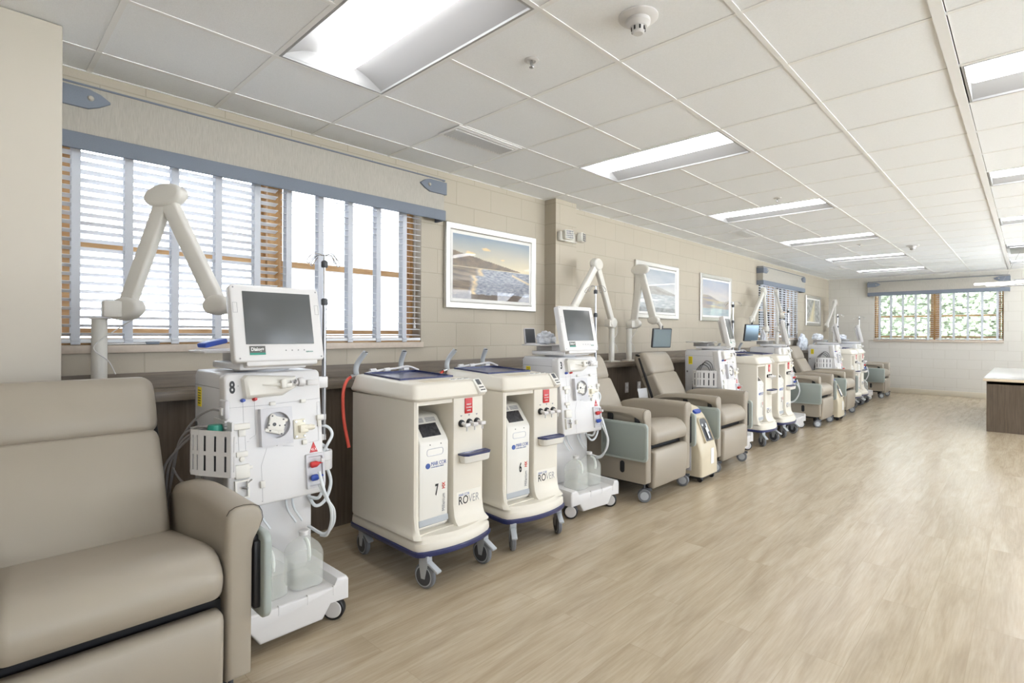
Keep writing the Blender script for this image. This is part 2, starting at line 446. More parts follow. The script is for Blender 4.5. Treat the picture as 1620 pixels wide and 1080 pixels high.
# ceiling tiles: recessed cells, troffer and vent cells left open
rows_l = (-6, -2, 2, 6, 10, 14, 18)
YB = 0.27                        # far edge of the wide bar, where the second grid starts
ylines = [GY + TL * j for j in range(3, -3, -1)]
ys = [ROOM_D] + ylines
ys2 = [YB - TL * j for j in range(0, 7)]
ys2 = [y for y in ys2 if y > YR] + [YR]
xs = [GX + TL * i for i in range(-9, 21)]
xs = [XB] + [x for x in xs if XB < x < ROOM_L] + [ROOM_L]
def near(a, b): return abs(a - b) < 0.02
def is_lamp(x0, y0, y1):
    i = round((x0 - GX) / TL)
    if i not in rows_l or not near(x0, GX + TL * i): return False
    yl = (GY, GY + 2 * TL); yr = (YB - 2 * TL, YB)
    return (y1 > yl[0] + 0.01 and y0 < yl[1] - 0.01) or (y1 > yr[0] + 0.01 and y0 < yr[1] - 0.01)
g = G(); RISE = 0.003
for ysq in (ys, ys2):
    for y1, y0 in zip(ysq[:-1], ysq[1:]):
        for x0, x1 in zip(xs[:-1], xs[1:]):
            if is_lamp(x0, y0, y1): continue
            e = 0.011
            g.box(x0 + e, x1 - e, y0 + e, y1 - e, ROOM_H + RISE, ROOM_H + RISE + 0.02)
struct('ceiling', g, M_TILE)
g = G(); h = 0.012
for x in xs:
    g.box(x - h, x + h, YR, ROOM_D, ROOM_H, ROOM_H + RISE + 0.006)
for y in ys + ys2:
    if near(y, YB) or near(y, ylines[-1]): continue
    if near(y, GY + TL) or near(y, YB - TL):
        # cross bars stop at the troffers
        cuts = [XB] + [v for i in rows_l for v in (GX + TL * i, GX + TL * (i + 1)) if XB < v < ROOM_L] + [ROOM_L]
        for a, b in zip(cuts[::2], cuts[1::2]): g.box(a, b, y - h, y + h, ROOM_H - 0.0005, ROOM_H + RISE + 0.006)
        continue
    g.box(XB, ROOM_L, y - h, y + h, ROOM_H - 0.0005, ROOM_H + RISE + 0.006)
g.box(XB, ROOM_L, YB - 0.006, ylines[-1] + 0.01, ROOM_H - 0.004, ROOM_H + RISE + 0.006)
struct('ceiling_grid', g, M_TBAR)
g = G(); g.box(XB, ROOM_L, YR, ROOM_D, 2.93, 3.0); struct('ceiling_deck', g, M_PAINT)

# wood laminate wainscot with ledge, behind the machines
for a, b, nm in ((0.318, 4.165, 1), (4.505, ROOM_L - 0.012, 2)):
    g = G(); g.box(a, b, 3.625, ROOM_D, 1.012, 1.102); struct('trim_%d' % (nm * 3 - 2), g, M_LAMH)
    g = G(); g.box(a, b, 3.385, ROOM_D, 0.957, 1.012, b=0.003); struct('trim_%d' % (nm * 3 - 1), g, M_LAMH)
    g = G(); g.box(a, b, 3.455, ROOM_D - 0.012, 0.0, 0.957); struct('trim_%d' % (nm * 3), g, M_LAMV)
g = G(); g.box(4.165, 4.505, 3.385, 3.495, 0.957, 1.012); struct('trim_7', g, M_LAMH)
g = G(); g.box(4.165, 4.505, 3.455, 3.495, 0, 0.957); struct('trim_8', g, M_LAMV)

# ------------------------------------------------------------------ windows, blinds, valances
def window(num, w, loc, rot, label):
    # local frame: x along the wall 0..w, y into the wall, z up from the sill
    root = bpy.data.objects.new('window_%d' % num, None); COL.objects.link(root)
    root.location = loc; root.rotation_euler = (0, 0, rot); root['kind'] = 'structure'; root['label'] = label
    H = {1: 1.298, 2: 1.258, 3: 1.252}[num]; mid = w / 2
    g = G()
    g.frame(0, w, 0, H, 0.12, 0.22, 0.035)
    g.box(mid - 0.045, mid + 0.045, 0.10, 0.22, 0.0, H, b=0.004)
    obj('window_frame', g, M_WINW, root)
    for a, b in ((0.045, mid - 0.045), (mid + 0.045, w - 0.045)):
        g = G(); g.frame(a, b, 0.53, H - 0.045, 0.175, 0.205, 0.04)
        obj('upper_sash', g, M_WINH, root)
        g = G(); g.frame(a, b, 0.045, 0.57, 0.135, 0.172, 0.045)
        obj('lower_sash', g, M_WINH, root)
        g = G(); g.box(a + 0.035, b - 0.035, 0.188, 0.192, 0.56, H - 0.08); obj('upper_pane', g, M_GLASS, root)
        g = G(); g.box(a + 0.04, b - 0.04, 0.152, 0.156, 0.085, 0.53); obj('lower_pane', g, M_GLASS, root)
    g = G(); g.box(-0.004, w + 0.004, -0.035, 0.12, -0.045, -0.002, b=0.004); g.mi = 1
    g.box(0.0, w, 0.01, 0.12, -0.002, 0.022, b=0.003)
    obj('window_sill', g, [M_SILL, M_WINH], root)
    return root
window(1, W1[1] - W1[0], (W1[0], ROOM_D, W1[2]), 0, 'near double window in the left wall')
window(2, W2[1] - W2[0], (W2[0], ROOM_D, W2[2]), 0, 'double window at the far end of the left wall')
window(3, W3[1] - W3[0], (ROOM_L, W3[1], W3[2]), radians(-90), 'double window in the far wall')

def blind(w, loc, rot, label, tapes, tilt=-14, height=1.19, cord=True):
    root = thing('window_blind', label, 'blind', loc, rot, 'white slatted window blinds')
    y = 0.045; n = 25; sp = 0.0455
    g = G()
    for k in range(n):
        z = 0.055 + k * sp
        g.M = T((0, y, z)) @ RX(tilt)
        g.box(0.006, w - 0.006, -0.025, 0.025, -0.0015, 0.0015)
    g.M = Matrix.Identity(4)
    obj('slats', g, M_SLAT, root)
    g = G(); g.box(0.004, w - 0.004, y - 0.027, y + 0.027, 0.008, 0.03, b=0.004); obj('bottom_rail', g, M_SLAT, root)
    g = G(); g.box(0.004, w - 0.004, y - 0.03, y + 0.03, height, height + 0.05, b=0.003); obj('head_rail', g, M_SLAT, root)
    for t in tapes:
        g = G()
        g.box(t - 0.019, t + 0.019, y - 0.0285, y - 0.0275, 0.03, height)
        g.box(t - 0.019, t + 0.019, y + 0.0275, y + 0.0285, 0.03, height)
        g.box(t - 0.0205, t + 0.0205, y - 0.036, y - 0.0285, 0.018, 0.034, b=0.003)
        g.box(t - 0.0205, t + 0.0205, y - 0.033, y - 0.0285, 0.000, 0.018, b=0.002)
        obj('ladder_tape', g, M_TAPE, root)
    if cord:
        g = G()
        for x in (w - 0.07, w - 0.062):
            g.cyl((x, y - 0.032, 0.14), (x, y - 0.032, height), 0.0012, n=5)
        g.lathe([(0.001, 0.145), (0.008, 0.10), (0.009, 0.09), (0.001, 0.088)], (w - 0.066, y - 0.032, 0.02), n=10)
        obj('pull_cord', g, M_WHITE, root)
    return root
# window 1
x0 = W1[0]; h = (W1[1] - W1[0]) / 2
blind(h - 0.02, (x0 + 0.008, ROOM_D - 0.028, W1[2] + 0.002), 0, 'white slatted blind over the left half of the near window', [0.077, 0.305, 0.527, 0.757, 0.985], cord=False)
blind(h - 0.02, (x0 + h + 0.012, ROOM_D - 0.028, W1[2] + 0.002), 0, 'white slatted blind over the right half of the near window, beside the coast picture', [0.042, 0.266, 0.492, 0.727, 0.962], tilt=8)
h2 = (W2[1] - W2[0]) / 2
blind(h2 - 0.02, (W2[0] + 0.008, ROOM_D - 0.028, W2[2] + 0.002), 0, 'white slatted blind on the nearer half of the second left wall window', [0.08, 0.32, 0.56, 0.80, 1.04])
blind(h2 - 0.02, (W2[0] + h2 + 0.012, ROOM_D - 0.028, W2[2] + 0.002), 0, 'white slatted blind on the farther half of the second left wall window', [0.08, 0.32, 0.56, 0.80, 1.04])
h3 = (W3[1] - W3[0]) / 2
blind(h3 - 0.02, (ROOM_L - 0.028, W3[1] - 0.008, W3[2] + 0.002), radians(-90), 'white slatted blind on the left half of the far wall window', [0.111, 0.334, 0.561, 0.802, 1.031], tilt=-6)
blind(h3 - 0.02, (ROOM_L - 0.028, W3[1] - h3 - 0.012, W3[2] + 0.002), radians(-90), 'white slatted blind on the right half of the far wall window', [0.093, 0.323, 0.562, 0.797, 1.041], tilt=-6)

def valance(w, loc, rot, label):
    # local: x along wall 0..w, y = 0 at the wall, negative into the room
    root = thing('window_valance', label, 'valance', loc, rot, 'fabric valances over the windows')
    D = 0.115
    g = G(); g.box(0.006, w - 0.006, -D, -D + 0.018, 0.03, 0.325, b=0.006); g.box(0.006, 0.020, -D + 0.01, 0, 0.03, 0.325); g.box(w - 0.020, w - 0.006, -D + 0.01, 0, 0.03, 0.325); g.box(0.012, w - 0.012, -D + 0.01, 0, 0.31, 0.324); obj('fabric_panel', g, M_VAL, root)
    g = G(); g.box(-0.004, w + 0.004, -D - 0.012, -D + 0.010, -0.002, 0.083, b=0.006); g.box(-0.004, 0.018, -D, 0, -0.002, 0.083, b=0.003); g.box(w - 0.018, w + 0.004, -D, 0, -0.002, 0.083, b=0.003); obj('lower_band', g, M_BAND, root)
    g = G(); g.tube([(0, -0.01, 0.332), (0, -D, 0.332), (w, -D, 0.332), (w, -0.01, 0.332)], 0.006, 8); obj('piping', g, M_BAND, root)
    for s in (0, 1):
        X = lambda a: a if s == 0 else w - a
        g = G()
        out = [(X(-0.01), 0.212), (X(0.16), 0.212), (X(0.205), 0.232), (X(0.25), 0.262), (X(0.25), 0.270), (X(0.21), 0.298), (X(0.16), 0.314), (X(-0.01), 0.314)]
        g.puff(out, 'y', -D - 0.016, -D + 0.002, 0.005, 2, 0.002)
        g.box(min(X(-0.01), X(0.004)), max(X(-0.01), X(0.004)), -D - 0.01, 0, 0.212, 0.314, b=0.004)
        t = obj('end_tab', g, M_BAND, root)
        g = G(); g.lathe([(0.001, -0.010), (0.010, -0.008), (0.014, 0.0), (0.014, 0.004)], (X(0.168), -D - 0.018, 0.266), 'y', 16)
        obj('button', g, M_VAL, t)
    return root
valance(2.475, (0.295, ROOM_D - 0.003, 2.266), 0, 'long taupe fabric valance with slate band over the near window')
valance(2.50, (10.08, ROOM_D - 0.003, 2.25), 0, 'taupe fabric valance with slate band over the second left wall window')
valance(2.50, (ROOM_L - 0.003, 2.785, 2.255), radians(-90), 'taupe fabric valance with slate band over the far wall window')

# outside
g = G(); g.box(-30, 70, -40, 3.8, -0.62, -0.60); o = struct('outside_ground', g, M_GROUND_PALE)  # ground made pale to bounce more daylight onto the ceiling
g = G(); g.box(-30, 70, 3.8, 60, -0.62, -0.60); o = struct('outside_dark_ground', g, M_GROUND_DARK)  # dark tone chosen to keep bounced light off the blind slats
def hedge(name, x0, x1, y0, y1, z0, z1, n, lab):
    rnd = random.Random(3); g = G()
    for k in range(n):
        c = Vector((rnd.uniform(x0, x1), rnd.uniform(y0, y1), rnd.uniform(z0, z1))); r = rnd.uniform(0.035, 0.085)
        tmp = bmesh.new(); bmesh.ops.create_icosphere(tmp, subdivisions=1, radius=r)
        for v in tmp.verts: v.co = v.co * rnd.uniform(0.75, 1.2) + c
        g.merge(tmp)
    g.box(x0 + 0.12, x1 + 0.5, y0, y1, z0, z1)
    o = obj(name, g, M_HEDGE, ang=10); o['kind'] = 'stuff'
    return tag(o, lab, 'hedge')
hedge('hedge', 18.2, 18.5, -2.0, 5.5, -0.6, 2.6, 13000, 'pale green leafy hedge outside the far wall window')
g = G(); M0 = [(1.2, -0.6), (8.5, -0.6), (8.5, 3.2), (3.6, 3.2)]
g.prism([(p[0], p[1]) for p in M0], 'y', 6.6, 6.8); tag(obj('outside_wall', g, M_OUTW), 'pale sloping wall seen through the near window blinds', 'wall')
bpy.data.objects['outside_wall']['kind'] = 'structure'

# ------------------------------------------------------------------ ceiling fixtures
def troffer(loc, label):
    # local: long axis along y (0..2TL), x 0..TL, z=0 at ceiling plane
    root = thing('ceiling_light', label, 'ceiling light', loc, 0, 'recessed ceiling troffers')
    Lg, Wd, e = 2 * TL, TL, 0.013
    g = G(); g.frame(e, Wd - e, e, Lg - e, 0.0, 0.012, 0.012, ax='z'); obj('frame', g, M_TROFFER, root)
    # curved reflector wings either side of the lens
    g = G(); xc = Wd / 2; lw = 0.085
    for s in (-1, 1):
        rings = []
        for k in range(9):
            t = k / 8; x = xc + s * (Wd / 2 - 0.024 - t * (Wd / 2 - 0.024 - lw)); z = 0.012 + 0.075 * sin(t * pi / 2) * 1.0
            rings.append([(x, 0.024, z), (x, Lg - 0.024, z)])
        g.loft(rings, cap=False, closed=False)
    g.box(e, Wd - e, e, e + 0.012, 0.01, 0.10); g.box(e, Wd - e, Lg - e - 0.012, Lg - e, 0.01, 0.10)
    g.box(e, Wd - e, e, Lg - e, 0.10, 0.105)
    obj('reflector', g, M_TROFFER, root, fix=False)
    prof = [(xc + lw * cos(pi * k / 10 + pi), 0.07 + 0.058 * sin(pi * k / 10 + pi)) for k in range(11)]
    g = G(); g.puff([(p[0], p[1]) for p in prof], 'y', 0.03, Lg - 0.03, 0.02, 3)
    obj('lens', g, M_LENS, root)
    return root
names = {-6: 'unseen, added behind the camera for light', -2: 'nearest in the left row, above the dialysis machine numbered 8', 2: 'second of the left row, just past the sprinkler', 6: 'third from the camera in the left row', 10: 'fourth from the camera in the left row', 14: 'fifth from the camera in the left row', 18: 'last of the left row, nearest the far wall'}
namesr = {-6: 'unseen, added behind the camera on the right for light', -2: 'unseen, added overhead on the right for light', 2: 'nearest in the right row, cut by the frame edge', 6: 'second in the right row at the frame edge', 10: 'third in the right row at the frame edge', 14: 'fourth in the right row at the frame edge', 18: 'last of the right row, nearest the pendant light'}  # troffers behind the camera and overhead are unseen, added to light the room
t0 = None
for yy, nm in ((GY, names), (YB - 2 * TL, namesr)):
    for i in rows_l:
        lab = 'lit white troffer, ' + nm[i]
        loc = (GX + TL * i, yy, ROOM_H)
        if t0 is None: t0 = troffer(loc, lab)
        else: dup(t0, loc, 0, lab)

def vent(loc, label, rot=0):
    root = thing('ceiling_vent', label, 'vent', loc, rot, 'ceiling vents')
    g = G(); g.box(0, 0.56, -0.19, 0, -0.001, 0.006); obj('backing', g, M_VENTD, root)
    g = G(); g.frame(-0.02, 0.58, -0.21, 0.02, -0.006, 0.0, 0.024, ax='z')
    g.box(0.0, 0.56, -0.15, -0.14, -0.008, 0.0)
    for k in range(2): g.box(0, 0.56, -0.172 - k * 0.014, -0.166 - k * 0.014, -0.008, 0)
    obj('frame', g, M_TBAR, root)
    g = G()
    for k in range(24):
        g.M = T((0.018 + k * 0.0228, 0, -0.004)) @ RY(-28); g.box(-0.0045, 0.0045, -0.145, -0.005, -0.006, 0.006)
    obj('louver', g, M_LGREY if 0 else M_TBAR, root)
    return root
v0 = vent((2.29, 2.95, ROOM_H), 'long white louvered vent near the coast picture')
dup(v0, (7.10, 2.90, ROOM_H), 0, 'white louvered vent above the third recliner row, beyond the third troffer')
dup(v0, (12.15, 2.95, ROOM_H), 0, 'farthest small vent by the second left wall window')

def smoke(loc, label, s=1.0):
    root = thing('smoke_detector', label, 'smoke detector', loc, 0, 'ceiling smoke detectors')
    g = G(); g.lathe([(0.001, 0), (0.085 * s, 0), (0.085 * s, -0.006), (0.078 * s, -0.012), (0.05 * s, -0.016), (0.001, -0.016)], n=36); obj('base_plate', g, M_WHITE, root)
    g = G(); g.lathe([(0.001, -0.012), (0.052 * s, -0.012), (0.052 * s, -0.030), (0.044 * s, -0.038), (0.036 * s, -0.045), (0.001, -0.045)], n=32); obj('housing', g, M_WHITE, root)
    g = G(); g.lathe([(0.001, -0.045), (0.030 * s, -0.045), (0.027 * s, -0.068), (0.020 * s, -0.074), (0.001, -0.074)], n=24); hd = obj('sensor_head', g, M_WHITE, root)
    g = G()
    for k in range(8):
        a = 2 * pi * k / 8; g.M = RZ(math.degrees(a)); g.box(0.0285 * s, 0.0315 * s, -0.0035, 0.0035, -0.064, -0.048)
    obj('sensor_slots', g, M_BLACK, hd)
    return root
s0 = smoke((2.03, 1.24, ROOM_H + 0.002), 'round white smoke detector nearest the camera')
dup(s0, (10.07, 1.30, ROOM_H + 0.002), 0, 'small round smoke detector far down the room')
def sprinkler(loc, label):
    root = thing('sprinkler', label, 'sprinkler', loc, 0, 'ceiling sprinklers')
    g = G(); g.lathe([(0.001, 0.0), (0.037, 0.0), (0.037, -0.004), (0.022, -0.008), (0.016, -0.002), (0.001, -0.002)], n=28); obj('escutcheon', g, M_WHITE, root)
    g = G(); g.cyl((0, 0, -0.002), (0, 0, -0.03), 0.006, n=10)
    for s in (-1, 1): g.tube([(s * 0.006, 0, -0.012), (s * 0.011, 0, -0.022), (s * 0.003, 0, -0.036)], 0.002, 6)
    g.lathe([(0.001, -0.036), (0.013, -0.037), (0.012, -0.039), (0.001, -0.040)], n=14)
    obj('spray_head', g, M_CHROME, root)
    return root
p0 = sprinkler((1.985, 1.83, ROOM_H + 0.003), 'white sprinkler head between the first two troffers')
dup(p0, (5.68, 1.85, ROOM_H + 0.003), 0, 'sprinkler head just before the third troffer')
dup(p0, (9.44, 1.88, ROOM_H + 0.003), 0, 'sprinkler head beyond the fourth troffer')

# emergency light on the pillar
root = thing('emergency_light', 'white twin-head emergency light on the wall pillar', 'emergency light', (4.335, 3.495, 2.33))
g = G(); g.box(-0.155, 0.13, -0.05, 0, -0.05, 0.045, b=0.012, seg=3); obj('housing', g, M_WHITE2, root)
for x in (-0.075, 0.145):
    g = G(); g.M = T((x, -0.085, 0.01)) @ RZ(-18 if x < 0 else 18)
    g.puff(rrect(-0.055, 0.055, -0.05, 0.05, 0.022), 'y', -0.03, 0.03, 0.012, 3); hd = obj('lamp_head', g, M_WHITE2, root)
    g = G(); g.M = T((x, -0.085, 0.01)) @ RZ(-18 if x < 0 else 18)
    for a in range(4):
        for b in range(4): g.box(-0.042 + a * 0.022, -0.024 + a * 0.022, -0.034, -0.028, -0.04 + b * 0.021, -0.024 + b * 0.021)
    obj('lamp_lens', g, M_CHROME, hd)
    g = G(); g.cyl((x, -0.05, -0.01), (x, -0.03, -0.01), 0.012, n=10); obj('swivel', g, M_WHITE2, root)

# ------------------------------------------------------------------ framed pictures
def fbm(x, y, s, o=5):
    v = 0; a = 0.5; f = s
    for k in range(o):
        v += a * noise.noise(Vector((x * f, y * f, 3.1))); a *= 0.5; f *= 2.03
    return v
def mixc(a, b, t):
    t = max(0, min(1, t)); return tuple(p * (1 - t) + q * t for p, q in zip(a, b))
def hexc(r, g, b): return srgb(r, g, b)[:3]
def art_coast(u, v, k=0):
    top, low = hexc(140, 156, 172), hexc(222, 208, 176)
    c = mixc(low, top, (v - 0.5) * 2.0 + 0.25 * fbm(u, v, 2))
    for cu, cv, w in ((0.40, 0.82, 0.06), (0.20, 0.73, 0.07), (0.62, 0.68, 0.03)):
        d = ((u - cu) / w) ** 2 + ((v - cv) / (w * 0.5)) ** 2 + fbm(u, v, 18) * 1.6
        if d < 1: c = mixc(c, hexc(232, 206, 160), (1 - d) * 1.3)
    ridge = 0.74 - 0.26 * u + 0.02 * fbm(u, 0, 12) if u < 0.87 else 0.74 - 0.26 * 0.87 - (u - 0.87) * 4.2
    if 0.50 < v < ridge: c = mixc(hexc(108, 98, 92), hexc(150, 134, 116), 0.5 + 1.2 * fbm(u, v, 9))
    shore = 0.52 + 0.03 * sin(u * 5)
    if v < 0.50:
        edge = 0.20 + 0.55 * max(0, (0.47 - v)) * (0.4 if v > 0.3 else 0.1) + 0.06 * fbm(v, 1, 6) + (0.10 if v > 0.38 else 0)
        sea = mixc(hexc(118, 124, 138), hexc(176, 178, 186), 0.5 + 1.6 * fbm(u * 2.2, v * 5, 10))
        sand = mixc(hexc(104, 92, 84), hexc(158, 142, 124), 0.45 + 1.5 * fbm(u * 0.6 + v, v * 3, 7))
        d = u - edge
        c = mixc(sand, sea, d * 14 + 0.5)
        fo = abs(d - 0.03 - 0.03 * fbm(u, v, 14)) / 0.045
        if fo < 1: c = mixc(c, hexc(230, 204, 160), (1 - fo) * (0.9 + fbm(u, v, 30)))
        if v < 0.07 + 0.05 * u * 0.6 + 0.03 * fbm(u, 2, 8): c = mixc(hexc(92, 82, 76), hexc(120, 108, 98), 0.5 + fbm(u, v, 20))
        f2 = abs(v - (0.44 - 0.5 * (u - 0.76))) / 0.025
        if u > 0.75 and f2 < 1: c = mixc(c, hexc(228, 206, 166), 1 - f2)
    return c
def art_lake(u, v, k=0):
    c = mixc(hexc(206, 206, 204), hexc(156, 166, 178), (v - 0.45) * 1.8 + 0.5 * fbm(u, v * 2, 2))
    if 0.42 < v < 0.62 + 0.05 * sin(u * 4) - 0.12 * u: c = mixc(hexc(150, 146, 140), hexc(186, 184, 180), 0.5 + fbm(u, v * 3, 5))
    if v < 0.42: c = mixc(hexc(150, 158, 164), hexc(204, 206, 206), 0.5 + 1.3 * fbm(u * 1.2, v * 5, 6))
    if v < 0.1: c = mixc(c, hexc(120, 122, 120), 0.7 + fbm(u, v, 9))
    return c
def art_dune(u, v, k=0):
    c = mixc(hexc(206, 200, 196), hexc(158, 168, 190), (v - 0.5) * 1.8 + 0.5 * fbm(u, v * 3, 2))
    s = 0.5 + 0.08 * sin(u * 5 + 1)
    if v < s: c = mixc(hexc(196, 176, 140), hexc(140, 142, 156), 0.5 + 1.4 * fbm(u * 0.7, v * 7, 3))
    if v < 0.2: c = mixc(hexc(150, 168, 178), hexc(190, 196, 198), 0.5 + fbm(u, v * 4, 5))
    return c
def art_forest(u, v, k=0):
    c = mixc(hexc(120, 122, 118), hexc(196, 196, 192), 0.5 + 1.5 * fbm(u * 3, v, 6))
    d = abs(u - 0.55 - (v - 0.8) * 0.25) / (0.06 + (0.9 - v) * 0.35)
    if d < 1: c = mixc(c, hexc(226, 212, 170), (1 - d) * 0.9)
    return c
def picture(x0, x1, z0, z1, art, label, nu=110, nv=72):
    root = thing('framed_picture', label, 'picture', ((x0 + x1) / 2, ROOM_D - 0.002, (z0 + z1) / 2), 0, 'silver framed pictures along the left wall')
    w, h = (x1 - x0) / 2, (z1 - z0) / 2; fw = 0.062
    g = G()
    # mitred, bevelled frame
    def ring(i, y): return [(-w + i, y, -h + i), (w - i, y, -h + i), (w - i, y, h - i), (-w + i, y, h - i)]
    g.loft([ring(0, 0), ring(0, -0.022), ring(0.008, -0.032), ring(fw - 0.01, -0.026), ring(fw, -0.020), ring(fw, 0)], cap=False)
    obj('picture_frame', g, M_FRAME, root, ang=20)
    g = G(); g.box(-w + fw - 0.004, w - fw + 0.004, -0.014, -0.004, -h + fw - 0.004, h - fw + 0.004); obj('mat_board', g, M_MATB, root)
    bm = bmesh.new(); a, b = w - fw - 0.028, h - fw - 0.028
    lay = bm.loops.layers.color.new('art') if 0 else None
    vs = [[bm.verts.new((-a + 2 * a * i / nu, -0.0155, -b + 2 * b * j / nv)) for j in range(nv + 1)] for i in range(nu + 1)]
    for i in range(nu):
        for j in range(nv): bm.faces.new((vs[i][j], vs[i + 1][j], vs[i + 1][j + 1], vs[i][j + 1]))
    me = bpy.data.meshes.new('printed_photo'); bm.to_mesh(me); bm.free()
    ca = me.color_attributes.new('art', 'FLOAT_COLOR', 'POINT')
    buf = []
    for v in me.vertices:
        c = art((v.co.x + a) / (2 * a), (v.co.z + b) / (2 * b)); buf += [c[0], c[1], c[2], 1.0]
    ca.data.foreach_set('color', buf)
    me.materials.append(M_ART); me.shade_smooth()
    o = bpy.data.objects.new('printed_photo', me); COL.objects.link(o); o.parent = root
    return root
M_ART = mat('glazed_print', (0.5, 0.5, 0.5, 1), rough=0.5, spec=0.3, coat=1.0)
M_ART.node_tree.nodes['Principled BSDF'].inputs['Coat Roughness'].default_value = 0.01
_a = M_ART.node_tree.nodes.new('ShaderNodeVertexColor'); _a.layer_name = 'art'
M_ART.node_tree.links.new(_a.outputs['Color'], M_ART.node_tree.nodes['Principled BSDF'].inputs['Base Color'])
picture(2.848, 4.0, 1.55, 2.295, art_coast, 'silver framed picture of a headland and golden surf, nearest the window', 190, 120)
picture(5.89, 7.03, 1.54, 2.28, art_lake, 'silver framed picture of pale misty water, first past the pillar')
picture(7.735, 8.89, 1.542, 2.27, art_dune, 'silver framed picture of bluish sky over sand, second past the pillar')
picture(13.02, 14.18, 1.545, 2.23, art_forest, 'grey framed picture of sunrays in trees, last before the corner')

# outlets on the wainscot
def outlet(x, z, label):
    root = thing('wall_outlet', label, 'outlet', (x, 3.455, z), 0, 'outlets on the wood panelling')
    g = G(); g.box(-0.036, 0.036, -0.006, 0, -0.06, 0.06, b=0.003); obj('cover_plate', g, M_WHITE, root)
    for dz in (-0.026, 0.026):
        g = G(); g.puff(rrect(-0.017, 0.017, dz - 0.014, dz + 0.014, 0.008), 'y', -0.009, -0.005, 0.001, 1)
        obj('receptacle', g, M_PAPER, root)
outlet(5.43, 0.70, 'white wall outlet on the wood panel, left of the pair behind the second recliner')
outlet(5.70, 0.695, 'white wall outlet on the wood panel, right of the pair behind the second recliner')

# reception desk at the right edge
root = thing('desk', 'dark wood laminate desk with pale top at the right edge', 'desk', (9.85, 0.46, 0))
g = G(); g.box(0.0, 3.3, -1.9, -0.035, 0.0, 0.695); obj('base_panel', g, M_LAMV, root)
g = G(); g.box(-0.035, 3.35, -1.95, 0.0, 0.70, 0.735, b=0.004); g.mi = 1; g.box(-0.034, 3.349, -1.949, -0.001, 0.735, 0.742, b=0.002)
obj('desk_top', g, [M_COUNTE, M_COUNT], root)
g = G(); g.box(0.0, 3.3, -1.9, -0.045, 0.66, 0.70); obj('top_rail', g, M_LAMV, root)

# pendant light above the desk
root = thing('pendant_light', 'white and chrome crossing-bar pendant light hanging over the desk', 'pendant light', (11.7, 0.1, 0))
g = G(); g.box(-0.5, 0.25, -0.6, 0.12, ROOM_H - 0.03, ROOM_H - 0.001, b=0.01); obj('ceiling_canopy', g, M_STEEL, root)
for a, b in (((-0.35, 0.54, 2.165), (0.25, -0.30, 2.215)), ((0.35, 0.42, 2.19), (-0.1, 0.08, 2.17)), ((0.3, 0.05, 2.23), (-0.1, -0.95, 2.25))):
    g = G(); g.cyl(a, b, 0.017, n=10); obj('light_tube', g, M_LED, root)
for a, b in (((0.35, 0.25, 2.16), (-0.15, -1.0, 2.17)), ((0.1, 0.1, 2.24), (0.0, -1.1, 2.24))):
    g = G(); g.cyl(a, b, 0.011, n=10); obj('chrome_bar', g, M_CHROME, root)
for a, b in (((0.0, 0.22, 2.19), (-0.1, 0.0, ROOM_H - 0.03)), ((0.0, -0.03, 2.23), (0.02, -0.10, ROOM_H - 0.03)), ((0.0, -0.6, 2.23), (0.0, -0.3, ROOM_H - 0.03))):
    g = G(); g.cyl(a, b, 0.0015, n=5); obj('hanging_wire', g, M_STEEL, root)
#@@EQUIP@@
# ------------------------------------------------------------------ dialysis machine
LEAN = 6.9
def caster(parent, x, y, r, w, ang, mw, mt, mf, fork=True, name='caster', brake=False, hub=0.72):
    # swivel caster touching the floor; ang = direction (deg) of the wheel axle from +x
    g = G(T((x, y, r)) @ RZ(ang))
    g.lathe([(r * 0.55, -w / 2), (r * 0.9, -w / 2), (r, -w / 2 + r * 0.1), (r, w / 2 - r * 0.1), (r * 0.9, w / 2), (r * 0.55, w / 2)], ax='x', n=28)
    c = obj(name, g, mt, parent)
    g = G(T((x, y, r)) @ RZ(ang)); g.lathe([(0.001, -w / 2 - 0.003), (r * hub * 0.9, -w / 2 - 0.003), (r * hub, -w / 2 + 0.001), (r * hub, w / 2 - 0.001), (r * hub * 0.9, w / 2 + 0.003), (0.001, w / 2 + 0.003)], ax='x', n=24)
    obj('wheel_hub', g, mw, c)
    return c

